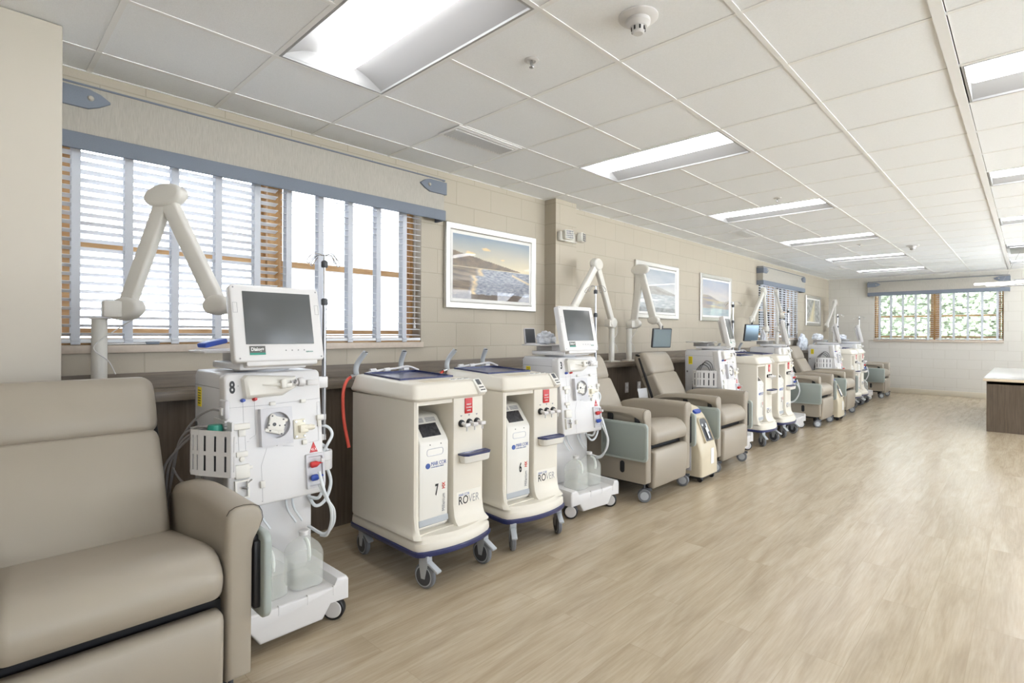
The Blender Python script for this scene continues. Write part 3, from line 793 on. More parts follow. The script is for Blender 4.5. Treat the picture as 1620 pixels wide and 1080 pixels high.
def dialysis(loc, rot, label):
    t = thing('dialysis_machine', label, 'dialysis machine', loc, rot, 'white dialysis machines along the left wall')
    # rolling base with apron and raised shoulders
    out = [(-0.262, 0.19), (-0.262, 0.10), (-0.175, 0.105), (-0.135, 0.045), (0.135, 0.045), (0.175, 0.105), (0.262, 0.10), (0.262, 0.19), (0.252, 0.205), (0.205, 0.208), (0.19, 0.178), (-0.19, 0.178), (-0.205, 0.208), (-0.252, 0.205)]
    g = G(); g.puff(out, 'y', 0.0, 0.62, 0.012, 3)
    for x in (-0.06, 0.065, 0.185): g.box(x - 0.003, x + 0.003, -0.0015, 0.012, 0.14, 0.181)
    obj('wheeled_base', g, M_WHITE, t)
    for x, y, a in ((-0.215, 0.055, 42), (0.215, 0.055, 42), (-0.215, 0.55, 20), (0.215, 0.55, 20)):
        caster(t, x, y, 0.052, 0.034, a, M_WHITE, M_BLACK, None, hub=0.8)
    g = G(); g.box(-0.225, 0.225, 0.30, 0.57, 0.178, 0.62, b=0.008)
    obj('lower_column', g, M_WHITE, t)
    # cabinet
    g = G()
    side = [(0.235, 0.60), (0.61, 0.60), (0.615, 1.13), (0.59, 1.155), (0.235, 1.155)]
    g.puff(side, 'x', -0.203, 0.203, 0.012, 3)
    obj('cabinet', g, M_MGREY, t)
    g = G()
    g.box(-0.2045, -0.2025, 0.27, 0.60, 1.085, 1.087); g.box(-0.2045, -0.2025, 0.598, 0.600, 0.62, 1.087)
    obj('side_seam', g, M_GREYINK, t)
    for y, z in ((0.30, 0.86), (0.58, 0.90)):
        g = G(); g.lathe([(0.001, -0.0035), (0.011, -0.003), (0.011, 0.002)], (-0.2035, y, z), 'x', 14); obj('side_lock', g, M_STEEL, t)
    g = G(); g.box(-0.2045, -0.203, 0.515, 0.565, 0.985, 1.075); lb = obj('yellow_label', g, M_YEL, t, label='yellow printed warning label')
    g = G()
    for k in range(6): g.box(-0.2052, -0.2043, 0.522, 0.558, 0.998 + k * 0.012, 1.002 + k * 0.012)
    obj('label_lines', g, M_INK, lb)
    # front panel, leaning out towards its foot
    PM = T((0, 0.13, 0.58)) @ RX(-LEAN)
    g = G(PM); g.puff(rrect(-0.212, 0.212, 0.0, 0.58, 0.022), 'y', 0.0, 0.07, 0.010, 3)
    g.box(-0.20, 0.20, 0.06, 0.09, 0.02, 0.56)
    fp = obj('front_panel', g, M_WHITE, t)
    def pz(z): return (z - 0.58) / cos(radians(LEAN))
    def part(name, m, f, lab=None, par=None):
        g = G(PM); f(g); return obj(name, g, m, par or fp, lab)
    def b(x0, x1, z0, z1, d, r=0.004, y0=0.0): return lambda g: g.box(x0, x1, -d, y0 + 0.002, pz(z0), pz(z1), b=r)
    # syringe pump holder
    def f(g):
        g.loft([[(-0.138, 0.0, pz(1.040)), (0.03, 0.0, pz(1.046)), (0.090, 0.0, pz(1.078)), (0.092, 0.0, pz(1.130)), (-0.13, 0.0, pz(1.146)), (-0.147, 0, pz(1.13))],
                [(-0.134, -0.026, pz(1.045)), (0.026, -0.026, pz(1.051)), (0.082, -0.024, pz(1.081)), (0.084, -0.024, pz(1.125)), (-0.126, -0.026, pz(1.141)), (-0.142, -0.026, pz(1.126))],
                [(-0.122, -0.036, pz(1.056)), (0.018, -0.036, pz(1.060)), (0.062, -0.032, pz(1.086)), (0.064, -0.032, pz(1.115)), (-0.116, -0.036, pz(1.130)), (-0.130, -0.036, pz(1.118))]])
        g.tube([(-0.07, -0.036, pz(1.098)), (0.03, -0.040, pz(1.092))], [0.003, 0.009], 8)
        g.box(0.005, 0.028, -0.058, -0.03, pz(1.075), pz(1.116), b=0.006); g.box(0.02, 0.056, -0.052, -0.03, pz(1.078), pz(1.098), b=0.005)
    sp = part('syringe_holder', M_WHITE2, f)
    def f(g):
        g.cyl((0.055, -0.035, pz(1.098)), (0.085, -0.035, pz(1.10)), 0.013, n=14); g.lathe([(0.001, 0), (0.018, 0), (0.021, 0.006), (0.021, 0.024), (0.017, 0.03), (0.001, 0.03)], (0.088, -0.035, pz(1.099)), 'x', 18)
    part('syringe_knob', M_WHITE, f)
    def f(g): g.cyl((0.066, -0.050, pz(1.095)), (0.074, -0.050, pz(1.108)), 0.006, n=8)
    part('syringe_latch', M_STEEL, f)
    part('panel_grip', M_WHITE, b(0.143, 0.200, 1.082, 1.108, 0.016))
    part('blue_port', M_BLUE, lambda g: g.lathe([(0.001, -0.022), (0.006, -0.022), (0.008, -0.006), (0.009, 0.001)], (-0.143, 0, pz(1.037)), 'y', 12), 'small blue port')
    part('red_port', M_RED, lambda g: g.lathe([(0.001, -0.022), (0.006, -0.022), (0.008, -0.006), (0.009, 0.001)], (-0.094, 0, pz(1.038)), 'y', 12), 'small red port')
    # blood pump
    def f(g):
        c = (-0.012, pz(0.911)); o = rrect(-0.082, 0.057, pz(0.828), pz(0.994), 0.006, 3)
        n = 24; circ = [(c[0] + 0.058 * cos(2 * pi * k / n), c[1] + 0.006 + 0.058 * sin(2 * pi * k / n)) for k in range(n)]
        sq = []
        for k in range(n):
            a = 2 * pi * k / n; dx, dz = cos(a), sin(a); s = min(0.069 / max(abs(dx), 1e-6), 0.082 / max(abs(dz), 1e-6)); sq.append((c[0] + dx * s, c[1] + dz * s) if k % 6 != 3 else (c[0] + math.copysign(0.069, dx), c[1] + math.copysign(0.082, dz)))
        g.loft([[(p[0], 0.0, p[1]) for p in sq], [(p[0], -0.030, p[1]) for p in sq], [(p[0], -0.032, p[1]) for p in circ], [(p[0], -0.006, p[1]) for p in circ]])
    bp = part('blood_pump', M_LGREYW, f)
    def f(g):
        c = (-0.012, -0.016, pz(0.917)); g.M = PM @ T(c) @ RY(18)
        g.puff(rrect(-0.036, 0.036, -0.026, 0.026, 0.01), 'y', -0.012, 0.006, 0.003, 2)
        for s in (-1, 1):
            g.puff(rrect(-0.014 + s * 0.026, 0.014 + s * 0.026, -0.012 - s * 0.028, 0.016 - s * 0.028, 0.012), 'y', -0.011, 0.006, 0.003, 2)
            g.puff(rrect(-0.034 + s * 0.01, 0.034 + s * 0.01, s * 0.03 - 0.008, s * 0.03 + 0.008, 0.006), 'y', -0.010, 0.006, 0.003, 2)
    part('pump_rotor', M_WHITE2, f, par=bp)
    def f(g):
        c = (-0.012, -0.030, pz(0.917)); g.M = PM @ T(c) @ RY(18)
        g.cyl((-0.012, 0, 0), (-0.012, 0.004, 0), 0.008, n=12)
        for x, z in ((-0.030, 0.034), (0.022, 0.030), (0.034, 0.006), (-0.022, -0.03), (0.03, -0.034), (0.012, 0.0), (-0.034, -0.008)): g.cyl((x, 0, z), (x, 0.004, z), 0.0033, n=8)
    part('pump_screws', M_DGREY, f, par=bp)
    def f(g):
        g.box(-0.187, -0.120, -0.016, 0.001, pz(0.914), pz(0.940), b=0.004); g.box(-0.165, -0.138, -0.010, 0.001, pz(0.885), pz(0.914), b=0.002)
    part('level_detector', M_WHITE2, f)
    def f(g):
        g.box(-0.178, -0.132, -0.012, 0.001, pz(0.800), pz(0.822), b=0.003); g.lathe([(0.001, -0.01), (0.010, -0.008), (0.012, 0)], (-0.155, 0, pz(0.79)), 'y', 10)
    part('pressure_port', M_WHITE2, f)
    def f(g):
        g.box(-0.188, -0.128, -0.018, 0.001, pz(0.709), pz(0.768), b=0.006); g.box(-0.165, -0.115, -0.010, 0.001, pz(0.745), pz(0.758), b=0.002)
    part('air_detector', M_WHITE2, f)
    def f(g): g.frame(-0.19, -0.134, pz(0.628), pz(0.704), -0.016, 0.001, 0.007)
    cl = part('line_clamp', M_WHITE2, f)
    def f(g): g.cyl((-0.160, -0.012, pz(0.672)), (-0.144, -0.026, pz(0.667)), 0.006, n=10); g.cyl((-0.142, -0.016, pz(0.69)), (-0.122, -0.012, pz(0.70)), 0.0035, n=8)
    part('clamp_pin', M_CHROME, f, par=cl)
    def f(g):
        g.box(0.070, 0.126, -0.014, 0.001, pz(0.842), pz(0.930), b=0.006); g.box(0.088, 0.128, -0.038, -0.01, pz(0.868), pz(0.904), b=0.006)
        g.tube([(0.11, -0.028, pz(0.889)), (0.142, -0.028, pz(0.889)), (0.158, -0.028, pz(0.888))], [0.011, 0.014, 0.010], 10)
    yb = part('heparin_clamp', M_IVORY2, f, 'ivory clamp block')
    def f(g):
        for x in (0.079, 0.117):
            for z in (0.853, 0.920): g.cyl((x, -0.018, pz(z)), (x, -0.012, pz(z)), 0.0048, n=10)
    part('clamp_screws', M_STEEL, f, par=yb)
    def f(g):
        g.box(0.182, 0.212, -0.016, 0.001, pz(0.916), pz(0.940), b=0.004); g.box(0.187, 0.205, -0.008, 0.001, pz(0.885), pz(0.920), b=0.002)
    part('line_clip', M_WHITE2, f)
    for q in ((0.108, 0.132, 0.014, 1.004, 1.020), (-0.030, -0.004, 0.008, 1.004, 1.020), (-0.086, -0.066, 0.012, 0.654, 0.684), (0.108, 0.130, 0.010, 0.812, 0.834)):
        part('line_clip', M_WHITE2, lambda g: g.box(q[0], q[1], -q[2], 0.001, pz(q[3]), pz(q[4]), b=0.003))
    def f(g): g.prism([(0.143, pz(0.770)), (0.182, pz(0.770)), (0.163, pz(0.818))], 'y', -0.002, 0.001)
    tri = part('warning_triangle', M_RED, f, 'red warning triangle')
    text('warning_text', '45.X', 0.017, M_LIGHTINK, tri, PM @ T((0.163, -0.0022, pz(0.783))) @ FACE_F, sx=0.8)
    # couplings recess
    def f(g):
        g.loft([[AX['y'](a, p) for p in rrect(x0, x1, pz(z0), pz(z1), 0.006, 2)] for a, x0, x1, z0, z1 in ((0.0, 0.118, 0.208, 0.606, 0.765), (-0.012, 0.120, 0.206, 0.608, 0.762), (-0.012, 0.128, 0.198, 0.618, 0.752), (-0.002, 0.130, 0.196, 0.622, 0.748))])
    rc = part('coupling_recess', M_LGREYW, f)
    for zz, mm, nm in ((0.715, M_RED, 'red'), (0.655, M_BLUE, 'blue')):
        def f(g, zz=zz):
            g.tube([(0.134, -0.018, pz(zz)), (0.139, -0.020, pz(zz)), (0.160, -0.026, pz(zz + 0.002)), (0.172, -0.030, pz(zz + 0.004))], [0.008, 0.0145, 0.0145, 0.007], 14); g.cyl((0.168, -0.030, pz(zz + 0.004)), (0.186, -0.036, pz(zz + 0.008)), 0.005, n=10)
            g.cyl((0.155, -0.004, pz(zz)), (0.155, -0.03, pz(zz)), 0.010, n=12)
        part('hose_coupling', mm, f, nm + ' hose coupling', par=rc)
    def f(g): g.box(0.176, 0.192, -0.046, -0.036, pz(0.722), pz(0.740), b=0.002)
    part('coupling_tab', M_WHITE, f, par=rc)
    # printed flow lines
    def f(g):
        def ln(*p):
            g.tube([(x, -0.0006, pz(z)) for x, z in p], 0.00045, 4)
        ln((-0.20, 1.01), (-0.03, 1.008)); ln((0.0, 1.01), (0.108, 1.014)); ln((0.132, 1.015), (0.21, 1.018))
        ln((-0.142, 1.03), (-0.142, 0.94)); ln((-0.094, 1.03), (-0.094, 0.885), (-0.12, 0.87)); ln((-0.165, 0.885), (-0.165, 0.825)); ln((-0.138, 0.885), (-0.138, 0.825))
        ln((-0.05, 0.82), (-0.076, 0.75), (-0.076, 0.684)); ln((-0.076, 0.654), (-0.076, 0.60)); ln((0.19, 1.0), (0.19, 0.94)); ln((0.19, 0.885), (0.19, 0.82), (0.14, 0.818))
        ln((0.205, 1.0), (0.205, 0.94)); ln((0.19, 1.0), (0.205, 1.0)); ln((0.02, 0.82), (0.07, 0.812)); ln((-0.17, 0.86), (-0.18, 0.86)); ln((-0.132, 0.86), (-0.122, 0.86))
        for x, z in ((-0.158, 1.1), (-0.055, 1.09), (-0.044, 0.84), (-0.005, 0.825), (-0.078, 0.597), (-0.155, 0.89), (-0.15, 0.785), (0.186, 0.89), (0.2, 0.89)): g.cyl((x, -0.0015, pz(z)), (x, 0, pz(z)), 0.002, n=6)
    part('flow_diagram', M_GREYINK, f)
    # hoses at the right side
    g = G()
    def hz():
        nonlocal g
        obj('side_hose', g, M_TUBE, t); g = G()
    g.tube(bez([(0.158, 0.09, 0.69), (0.172, 0.065, 0.60), (0.205, 0.07, 0.52), (0.225, 0.10, 0.44), (0.235, 0.16, 0.36), (0.25, 0.25, 0.33)]), 0.0075, 8)
    hz()
    g.tube(bez([(0.158, 0.09, 0.63), (0.185, 0.065, 0.56), (0.225, 0.08, 0.50), (0.245, 0.12, 0.42), (0.23, 0.18, 0.36), (0.20, 0.28, 0.38)]), 0.0075, 8)
    hz()
    g.tube(bez([(0.205, 0.30, 0.86), (0.265, 0.24, 0.87), (0.29, 0.22, 0.83), (0.265, 0.22, 0.78), (0.25, 0.24, 0.74)]), 0.0075, 8)
    hz()
    g.tube(bez([(0.205, 0.30, 0.80), (0.25, 0.24, 0.78), (0.285, 0.25, 0.74)]), 0.0075, 8)
    hz()
    g.tube(bez([(0.285, 0.26, 0.66), (0.30, 0.25, 0.58), (0.27, 0.25, 0.50), (0.225, 0.26, 0.48), (0.205, 0.30, 0.53)]), 0.0085, 8)
    hz()
    g.tube(bez([(0.265, 0.26, 0.66), (0.262, 0.25, 0.58), (0.238, 0.25, 0.52), (0.208, 0.28, 0.52)]), 0.0085, 8)
    obj('side_hose', g, M_TUBE, t)
    g = G(); g.lathe([(0.001, 0.655), (0.040, 0.655), (0.042, 0.66), (0.042, 0.700), (0.040, 0.702), (0.042, 0.704), (0.042, 0.742), (0.040, 0.747), (0.001, 0.747)], (0.265, 0.26, 0), 'z', 24)
    g.box(0.20, 0.25, 0.24, 0.28, 0.68, 0.72); obj('rinse_port', g, M_WHITE, t)
    # tubes behind the jugs
    for x in (-0.06, -0.02, 0.10, 0.13):
        g = G(); g.tube(bez([(x, 0.31, 0.58), (x - 0.01, 0.27, 0.50), (x + 0.02, 0.24, 0.43)]), 0.005, 6)
        obj('suction_tube', g, M_TUBE, t)
    # iv pole
    g = G(); g.cyl((0.262, 0.25, 0.80), (0.262, 0.25, 1.50), 0.0105, n=12); ip = obj('iv_pole', g, M_STEEL, t)
    g = G(); g.cyl((0.262, 0.25, 1.48), (0.262, 0.25, 1.72), 0.0065, n=10); obj('inner_tube', g, M_CHROME, ip)
    g = G()
    for z in (1.485, 1.672): g.lathe([(0.001, z - 0.016), (0.014, z - 0.016), (0.016, z - 0.01), (0.016, z + 0.012), (0.009, z + 0.018), (0.001, z + 0.018)], (0.262, 0.25, 0), 'z', 12)
    obj('pole_collar', g, M_DGREY, ip)
    g = G(); g.box(0.212, 0.276, 0.235, 0.265, 1.06, 1.115, b=0.005); g.box(0.206, 0.27, 0.24, 0.26, 0.80, 0.83, b=0.003); g.box(0.206, 0.27, 0.24, 0.26, 0.90, 0.93, b=0.003); obj('pole_clamp', g, M_WHITE, ip)
    g = G()
    for s, a in ((-1, 12), (1, 12), (-1, 100), (1, 100)):
        g.M = T((0.262, 0.25, 1.715)) @ RZ(a)
        g.tube(bez([(0, 0, 0), (s * 0.055, 0, 0.004), (s * 0.085, 0.004, -0.014), (s * 0.10, 0.006, -0.038), (s * 0.085, 0.006, -0.046), (s * 0.07, 0.004, -0.024), (s * 0.052, 0.0, -0.004)]), 0.0022, 6)
    obj('bag_hooks', g, M_CHROME, ip)
    return t

def machine_top(t, yaw=0.0, dx=0.0, label='Dialog'):
    # monitor on its turntable, with the small tray behind it
    g = G(T((dx, 0.36, 0)) @ RZ(yaw)); g.box(-0.165, 0.13, -0.19, 0.15, 1.168, 1.198, b=0.008); g.lathe([(0.001, 1.153), (0.12, 1.153), (0.12, 1.17), (0.001, 1.17)], n=24)
    ft = obj('monitor_foot', g, M_MGREY, t)
    MM = T((dx, 0.36, 1.188)) @ RZ(yaw) @ T((0, -0.235, 0)) @ RX(-12.5)
    g = G(MM); g.puff(rrect(-0.198, 0.198, 0.018, 0.362, 0.016), 'y', 0.0, 0.05, 0.008, 3)
    g.puff(rrect(-0.15, 0.165, 0.0, 0.05, 0.008), 'y', 0.004, 0.06, 0.006, 2)
    g.puff(rrect(-0.15, 0.15, 0.06, 0.33, 0.02), 'y', 0.04, 0.085, 0.015, 3)
    mo = obj('monitor', g, M_WHITE, t)
    g = G(MM); g.box(-0.148, 0.153, -0.0025, 0.004, 0.095, 0.332, b=0.001); obj('screen', g, M_SCREEN, mo, label='grey blank screen')
    g = G(MM)
    for x, z in ((-0.184, 0.348), (0.184, 0.345), (-0.176, 0.034), (0.184, 0.034)): g.cyl((x, -0.001, z), (x, 0.003, z), 0.0035, n=8)
    for x in (-0.19, 0.172): g.frame(x, x + 0.018, 0.235, 0.28, -0.0006, 0.002, 0.001)
    for k in range(4): g.cyl((0.02 + k * 0.028, -0.001, 0.066), (0.02 + k * 0.028, 0.002, 0.066), 0.003, n=6)
    obj('monitor_marks', g, M_GREYINK, mo)
    g = G(MM); g.box(-0.136, -0.070, -0.0015, 0.002, 0.048, 0.087); lg = obj('logo_plate', g, M_DLABEL, mo, label='dark plate with the device lettering')
    g = G(MM); g.box(-0.136, -0.070, -0.0022, 0.002, 0.048, 0.057); obj('green_strip', g, M_TEAL, lg)
    text('logo_text', 'Dialog+', 0.021, M_LIGHTINK, lg, MM @ T((-0.103, -0.002, 0.072)) @ FACE_F, sx=0.82, bold=0.0004)
    text('maker_text', 'B|BRAUN', 0.008, M_TEAL, mo, MM @ T((0.128, -0.0008, 0.058)) @ FACE_F)
    g = G(); g.box(-0.24, 0.09, 0.36, 0.58, 1.238, 1.248, b=0.003); g.box(-0.10, 0.06, 0.38, 0.56, 1.19, 1.24, b=0.004); tr = obj('storage_tray', g, M_WHITE, t)
    return mo

def basket(t, dy=0.0):
    # slotted accessory basket on the machine's side: plates pierced by slots are built from bars
    X0, X1 = -0.285, -0.207; y0, y1, z0, z1 = 0.115, 0.335, 0.735, 0.925
    g = G()
    SH = T((0, dy, 0))
    def slotted(p0, p1, n):
        # vertical plate from p0 to p1 (xy) with n slots in two rows
        p0 = Vector((p0[0], p0[1], 0)); p1 = Vector((p1[0], p1[1], 0)); d = p1 - p0; L = d.length; ang = math.degrees(atan2(d.y, d.x))
        g.M = SH @ T(p0) @ RZ(ang); sw = L / n * 0.24; th = 0.003
        cur = 0
        for k in range(n):
            c = L * (k + 0.5) / n
            g.box(cur, c - sw / 2, 0, th, z0, z1); cur = c + sw / 2
            for q0, q1 in ((z0, z0 + 0.022), (z1 - 0.022, z1), ((z0 + z1) / 2 - 0.008, (z0 + z1) / 2 + 0.008)): g.box(c - sw / 2, cur, 0, th, q0, q1)
        g.box(cur, L, 0, th, z0, z1)
    PB = [(-0.205, 0.085), (-0.222, 0.085), (-0.295, 0.222), (-0.312, 0.272), (-0.300, 0.325), (-0.207, 0.335)]
    slotted(PB[1], PB[2], 3); slotted(PB[2], PB[3], 2); slotted(PB[3], PB[4], 1); slotted(PB[4], PB[5], 3); slotted(PB[0], PB[1], 1)
    g.M = SH
    g.prism(PB, 'z', z0, z0 + 0.004); g.box(X1 - 0.002, X1 + 0.006, y0 + 0.0, y1, z0, z1 + 0.03)
    bk = obj('accessory_basket', g, M_WHITE, t)
    g = G(SH)
    g.puff([(-0.212, 0.11), (-0.226, 0.10), (-0.286, 0.222), (-0.300, 0.272), (-0.288, 0.315), (-0.212, 0.325)], 'z', z0 + 0.008, z1 - 0.03, 0.01, 2)
    obj('basket_shade', g, M_DGREY, bk)  # dark block added to stand in for shade inside the basket
    return bk
M_LGREYW = mat('pale_grey_plastic', srgb(200, 199, 202), rough=0.4)
M_IVORY2 = mat('aged_ivory', srgb(232, 226, 208), rough=0.45)
M_DLABEL = mat('dark_label', srgb(92, 92, 88), rough=0.5)

def side_reader(t):
    g = G(); g.box(-0.222, -0.203, 0.155, 0.235, 0.965, 1.045, b=0.008); rd = obj('sensor_port', g, M_LGREYW, t)
    g = G(); g.box(-0.232, -0.22, 0.17, 0.205, 0.98, 1.015, b=0.006); obj('port_plug', g, M_WHITE, rd)
    g = G()
    for k in range(3): g.box(-0.218, -0.203, 0.17, 0.22, 0.925 + k * 0.012, 0.933 + k * 0.012)
    obj('side_hook', g, M_WHITE, t)

# a large jug, base at the origin
def jug(loc, rot, label):
    t = thing('plastic_jug', label, 'jug', loc, rot, 'translucent jugs on the machine bases')
    g = G(); rings = []
    for z, w, r, oy in ((0, 0.062, 0.03, 0), (0.006, 0.070, 0.032, 0), (0.012, 0.073, 0.034, 0), (0.145, 0.073, 0.034, 0), (0.160, 0.070, 0.036, 0), (0.182, 0.060, 0.036, 0.0), (0.200, 0.042, 0.034, 0), (0.212, 0.028, 0.027, 0), (0.218, 0.022, 0.0219, 0), (0.228, 0.019, 0.0189, 0)):
        rings.append([(p[0], p[1] + oy, z) for p in rrect(-w, w, -w, w, r, 4)])
    g.loft(rings); bd = obj('jug_body', g, M_JUG, t)
    g = G(); rings = []
    for z, w in ((0.004, 0.058), (0.010, 0.069), (0.125, 0.070), (0.126, 0.070)): rings.append([(p[0], p[1], z) for p in rrect(-w, w, -w, w, 0.032, 4)])
    g.loft(rings); obj('liquid', g, M_LIQ, t)
    g = G(); g.tube(bez([(0.0, -0.018, 0.212), (0.0, -0.045, 0.205), (0.0, -0.062, 0.18), (0.0, -0.066, 0.150), (0.0, -0.062, 0.128)]), 0.0085, 8); obj('jug_handle', g, M_JUGH, t)
    g = G(); g.lathe([(0.001, 0.226), (0.0215, 0.226), (0.0215, 0.242), (0.019, 0.245), (0.001, 0.245)], n=20); obj('cap', g, M_WHITE, t)
    return t
M_JUGH = mat('milky_handle', srgb(232, 236, 230), rough=0.3, alpha=0.7)

# ------------------------------------------------------------------ water treatment cart
def rover(loc, rot, label, swivel=(12, 6, -4, 15)):
    t = thing('water_treatment_cart', label, 'medical cart', loc, rot, 'cream wheeled water treatment carts')
    def plan(d, front=0.0, n=8):
        # rounded base outline with a bowed front
        pts = []
        w, yb, yf = 0.262 - d, 0.755 - d, 0.045 + d
        for k in range(n + 1):
            u = -1 + 2 * k / n; pts.append((u * (w - 0.035), yf - 0.045 * (1 - u * u)))
        pts = [(-w, yf + 0.05), (-w + 0.010, yf + 0.018)] + pts + [(w - 0.010, yf + 0.018), (w, yf + 0.05)]
        for k in range(5):
            a = radians(90 * k / 4); pts.append((w - 0.04 + 0.04 * cos(a), yb - 0.04 + 0.04 * sin(a)))
        for k in range(5):
            a = radians(90 + 90 * k / 4); pts.append((-w + 0.04 + 0.04 * cos(a), yb - 0.04 + 0.04 * sin(a)))
        return pts
    def ring(d, z): return [(p[0], p[1], z) for p in plan(d)]
    g = G(); g.loft([ring(0.0, 0.168), ring(-0.004, 0.176), ring(-0.004, 0.192), ring(0.006, 0.198)]); obj('bumper', g, M_NAVY, t, 'navy blue bumper rim')
    g = G(); g.loft([ring(0.004, 0.196), ring(0.002, 0.205), ring(0.004, 0.235), ring(0.012, 0.245), ring(0.018, 0.247), ring(0.03, 0.262)]); obj('base_deck', g, M_CREAM, t)
    # C-shaped body around the open bay
    def body(e, fl):
        return [(-0.246, 0.745), (-0.250 - fl * 0.3, 0.70), (-0.250 - fl * 0.3, 0.135 - fl), (-0.244, 0.115 - fl), (-0.230, 0.110 - fl), (-0.216, 0.115 - fl * 0.6), (-0.212, 0.135), (-0.205, 0.44), (0.010, 0.44), (0.014, 0.125), (0.020, 0.113 - fl), (0.030, 0.110 - fl),
                (0.220, 0.110 - fl), (0.238, 0.115 - fl), (0.248 + fl * 0.2, 0.135 - fl), (0.250 + fl * 0.2, 0.70), (0.246, 0.745)]
    g = G(); g.loft([[(p[0], p[1], z) for p in body(0, fl)] for z, fl in ((0.255, 0.055), (0.262, 0.045), (0.28, 0.024), (0.31, 0.010), (0.37, 0.0), (0.975, 0.0))])
    g.box(-0.212, 0.016, 0.12, 0.45, 0.945, 0.975); g.box(-0.212, 0.016, 0.105, 0.45, 0.24, 0.2665)
    bd = obj('body_shell', g, M_CREAM, t)
    def hood(dx, dyf, z0f, z0b, r=0.03):
        o = rrect(-0.256 + dx, 0.256 - dx, 0.100 + dyf, 0.765 - dx, r, 4)
        return [(p[0], p[1], z0f + (z0b - z0f) * (p[1] - 0.1) / 0.66) for p in o]
    g = G(); g.loft([hood(0.006, 0.004, 0.968, 0.985), hood(0.0, -0.006, 0.975, 0.990), hood(-0.002, -0.010, 0.985, 1.0), hood(0.004, -0.004, 0.998, 1.015), hood(0.018, 0.022, 1.048, 1.072), hood(0.026, 0.034, 1.056, 1.080), hood(0.036, 0.046, 1.058, 1.082)])
    hd = obj('top_hood', g, M_CREAM, t)
    sl = (0.024 / 0.66); za = math.degrees(math.atan(sl))
    TM = T((0, 0.10, 1.0575)) @ RX(za)
    g = G(TM); g.box(-0.185, 0.185, 0.235, 0.61, -0.002, 0.0012); g.frame(-0.190, 0.190, 0.23, 0.615, -0.004, 0.011, 0.006, ax='z'); obj('work_tray', g, M_NAVY, t, 'navy blue inset tray')
    g = G(TM); g.box(-0.13, 0.06, 0.085, 0.165, -0.0015, 0.0008, b=0.0005); obj('tray_recess', g, M_IVORY, hd)
    for k in range(3):
        g = G(TM @ T((0.095 + k * 0.05, 0.115, 0))); g.lathe([(0.001, 0.0028), (0.021, 0.0028), (0.021, 0.0015), (0.023, -0.001)], n=16); pt = obj('top_label', g, M_LIGHTINK, hd)
        g = G(TM @ T((0.095 + k * 0.05, 0.115, 0.003)));
        for q in range(5): g.box(-0.015 + q * 0.0062, -0.0108 + q * 0.0062, -0.009 + (q % 2) * 0.005, 0.004 + (q % 3) * 0.003, 0, 0.0005)
        obj('label_print', g, M_INK, pt)
    # corner display
    DM = T((0.218, 0.088, 0.985)) @ RZ(14) @ RX(-38)
    g = G(DM); g.puff(rrect(-0.038, 0.038, 0.0, 0.096, 0.010, 3), 'y', -0.012, 0.02, 0.005, 2); dp = obj('control_display', g, M_WHITE2, t)
    g = G(DM); g.box(-0.020, 0.018, -0.0135, -0.011, 0.052, 0.088); obj('display_window', g, M_DGREY, dp)
    g = G(DM)
    for q in range(3): g.box(-0.022 + q * 0.016, -0.011 + q * 0.016, -0.0135, -0.011, 0.030, 0.038); g.box(-0.022 + q * 0.016, -0.010 + q * 0.016, -0.0135, -0.011, 0.012, 0.019)
    obj('display_buttons', g, M_INK, dp)
    # red hang tag
    g = G(); g.box(0.096, 0.152, 0.104, 0.1085, 0.875, 0.962, b=0.002); rt = obj('red_tag', g, M_RED, t, 'red rectangular tag with white lettering')
    for q, w in enumerate(('PRIMARY', 'CHLORINE', 'SAMPLE')):
        text('tag_lettering', w, 0.0105, M_LIGHTINK, rt, T((0.124, 0.1035, 0.926 - q * 0.017)) @ FACE_F, sx=0.82, bold=0.0002)
    # sample taps
    for k in range(3):
        x = 0.072 + k * 0.058
        g = G(); g.lathe([(0.001, -0.012), (0.0185, -0.012), (0.021, -0.004), (0.021, 0.002)], (x, 0.110, 0.822), 'y', 18); tp = obj('sample_tap', g, M_BLACK, t, 'black and white sample tap')
        g = G(); g.cyl((x, 0.098, 0.822), (x + 0.006, 0.068, 0.815), 0.011, n=12); g.box(x - 0.012, x + 0.026, 0.055, 0.078, 0.806, 0.826, b=0.005); g.cyl((x + 0.006, 0.066, 0.806), (x + 0.006, 0.066, 0.783), 0.0045, n=8)
        obj('tap_nozzle', g, M_WHITE, tp)
    # drip tray
    o = [(0.052, 0.108), (0.256, 0.108), (0.252, 0.062), (0.232, 0.046), (0.076, 0.046), (0.056, 0.062)]
    g = G(); g.loft([[(p[0], p[1], z) for p in inset(o, d)] for z, d in ((0.600, 0.016), (0.606, 0.006), (0.645, 0.0))]); dt = obj('drip_tray', g, M_WHITE2, t)
    g = G(); g.loft([[(p[0], p[1], z) for p in inset(o, d)] for z, d in ((0.644, -0.002), (0.654, -0.003), (0.657, 0.004), (0.651, 0.010))]); obj('tray_liner', g, M_NAVY, dt, 'navy blue tray liner')
    # printed plate
    g = G(); g.box(0.040, 0.222, 0.1088, 0.1098, 0.325, 0.435); pl = obj('name_plate', g, M_PLATE, t, 'pale plate with the device lettering')
    def wr(n, s, x, z, size, m, sx=1.0, bold=0.0, par=pl, y=0.1085, al='LEFT'): text(n, s, size, m, par, T((x, y, z)) @ FACE_F, sx=sx, bold=bold, align=al)
    wr('maker_lettering', 'MAR COR', 0.055, 0.415, 0.021, M_BLUEINK, 0.85); wr('model_lettering', 'RO', 0.052, 0.382, 0.066, M_INK, 0.8, 0.0004); wr('model_lettering', 'VER', 0.127, 0.382, 0.066, M_GREYINK, 0.72, -0.0008)
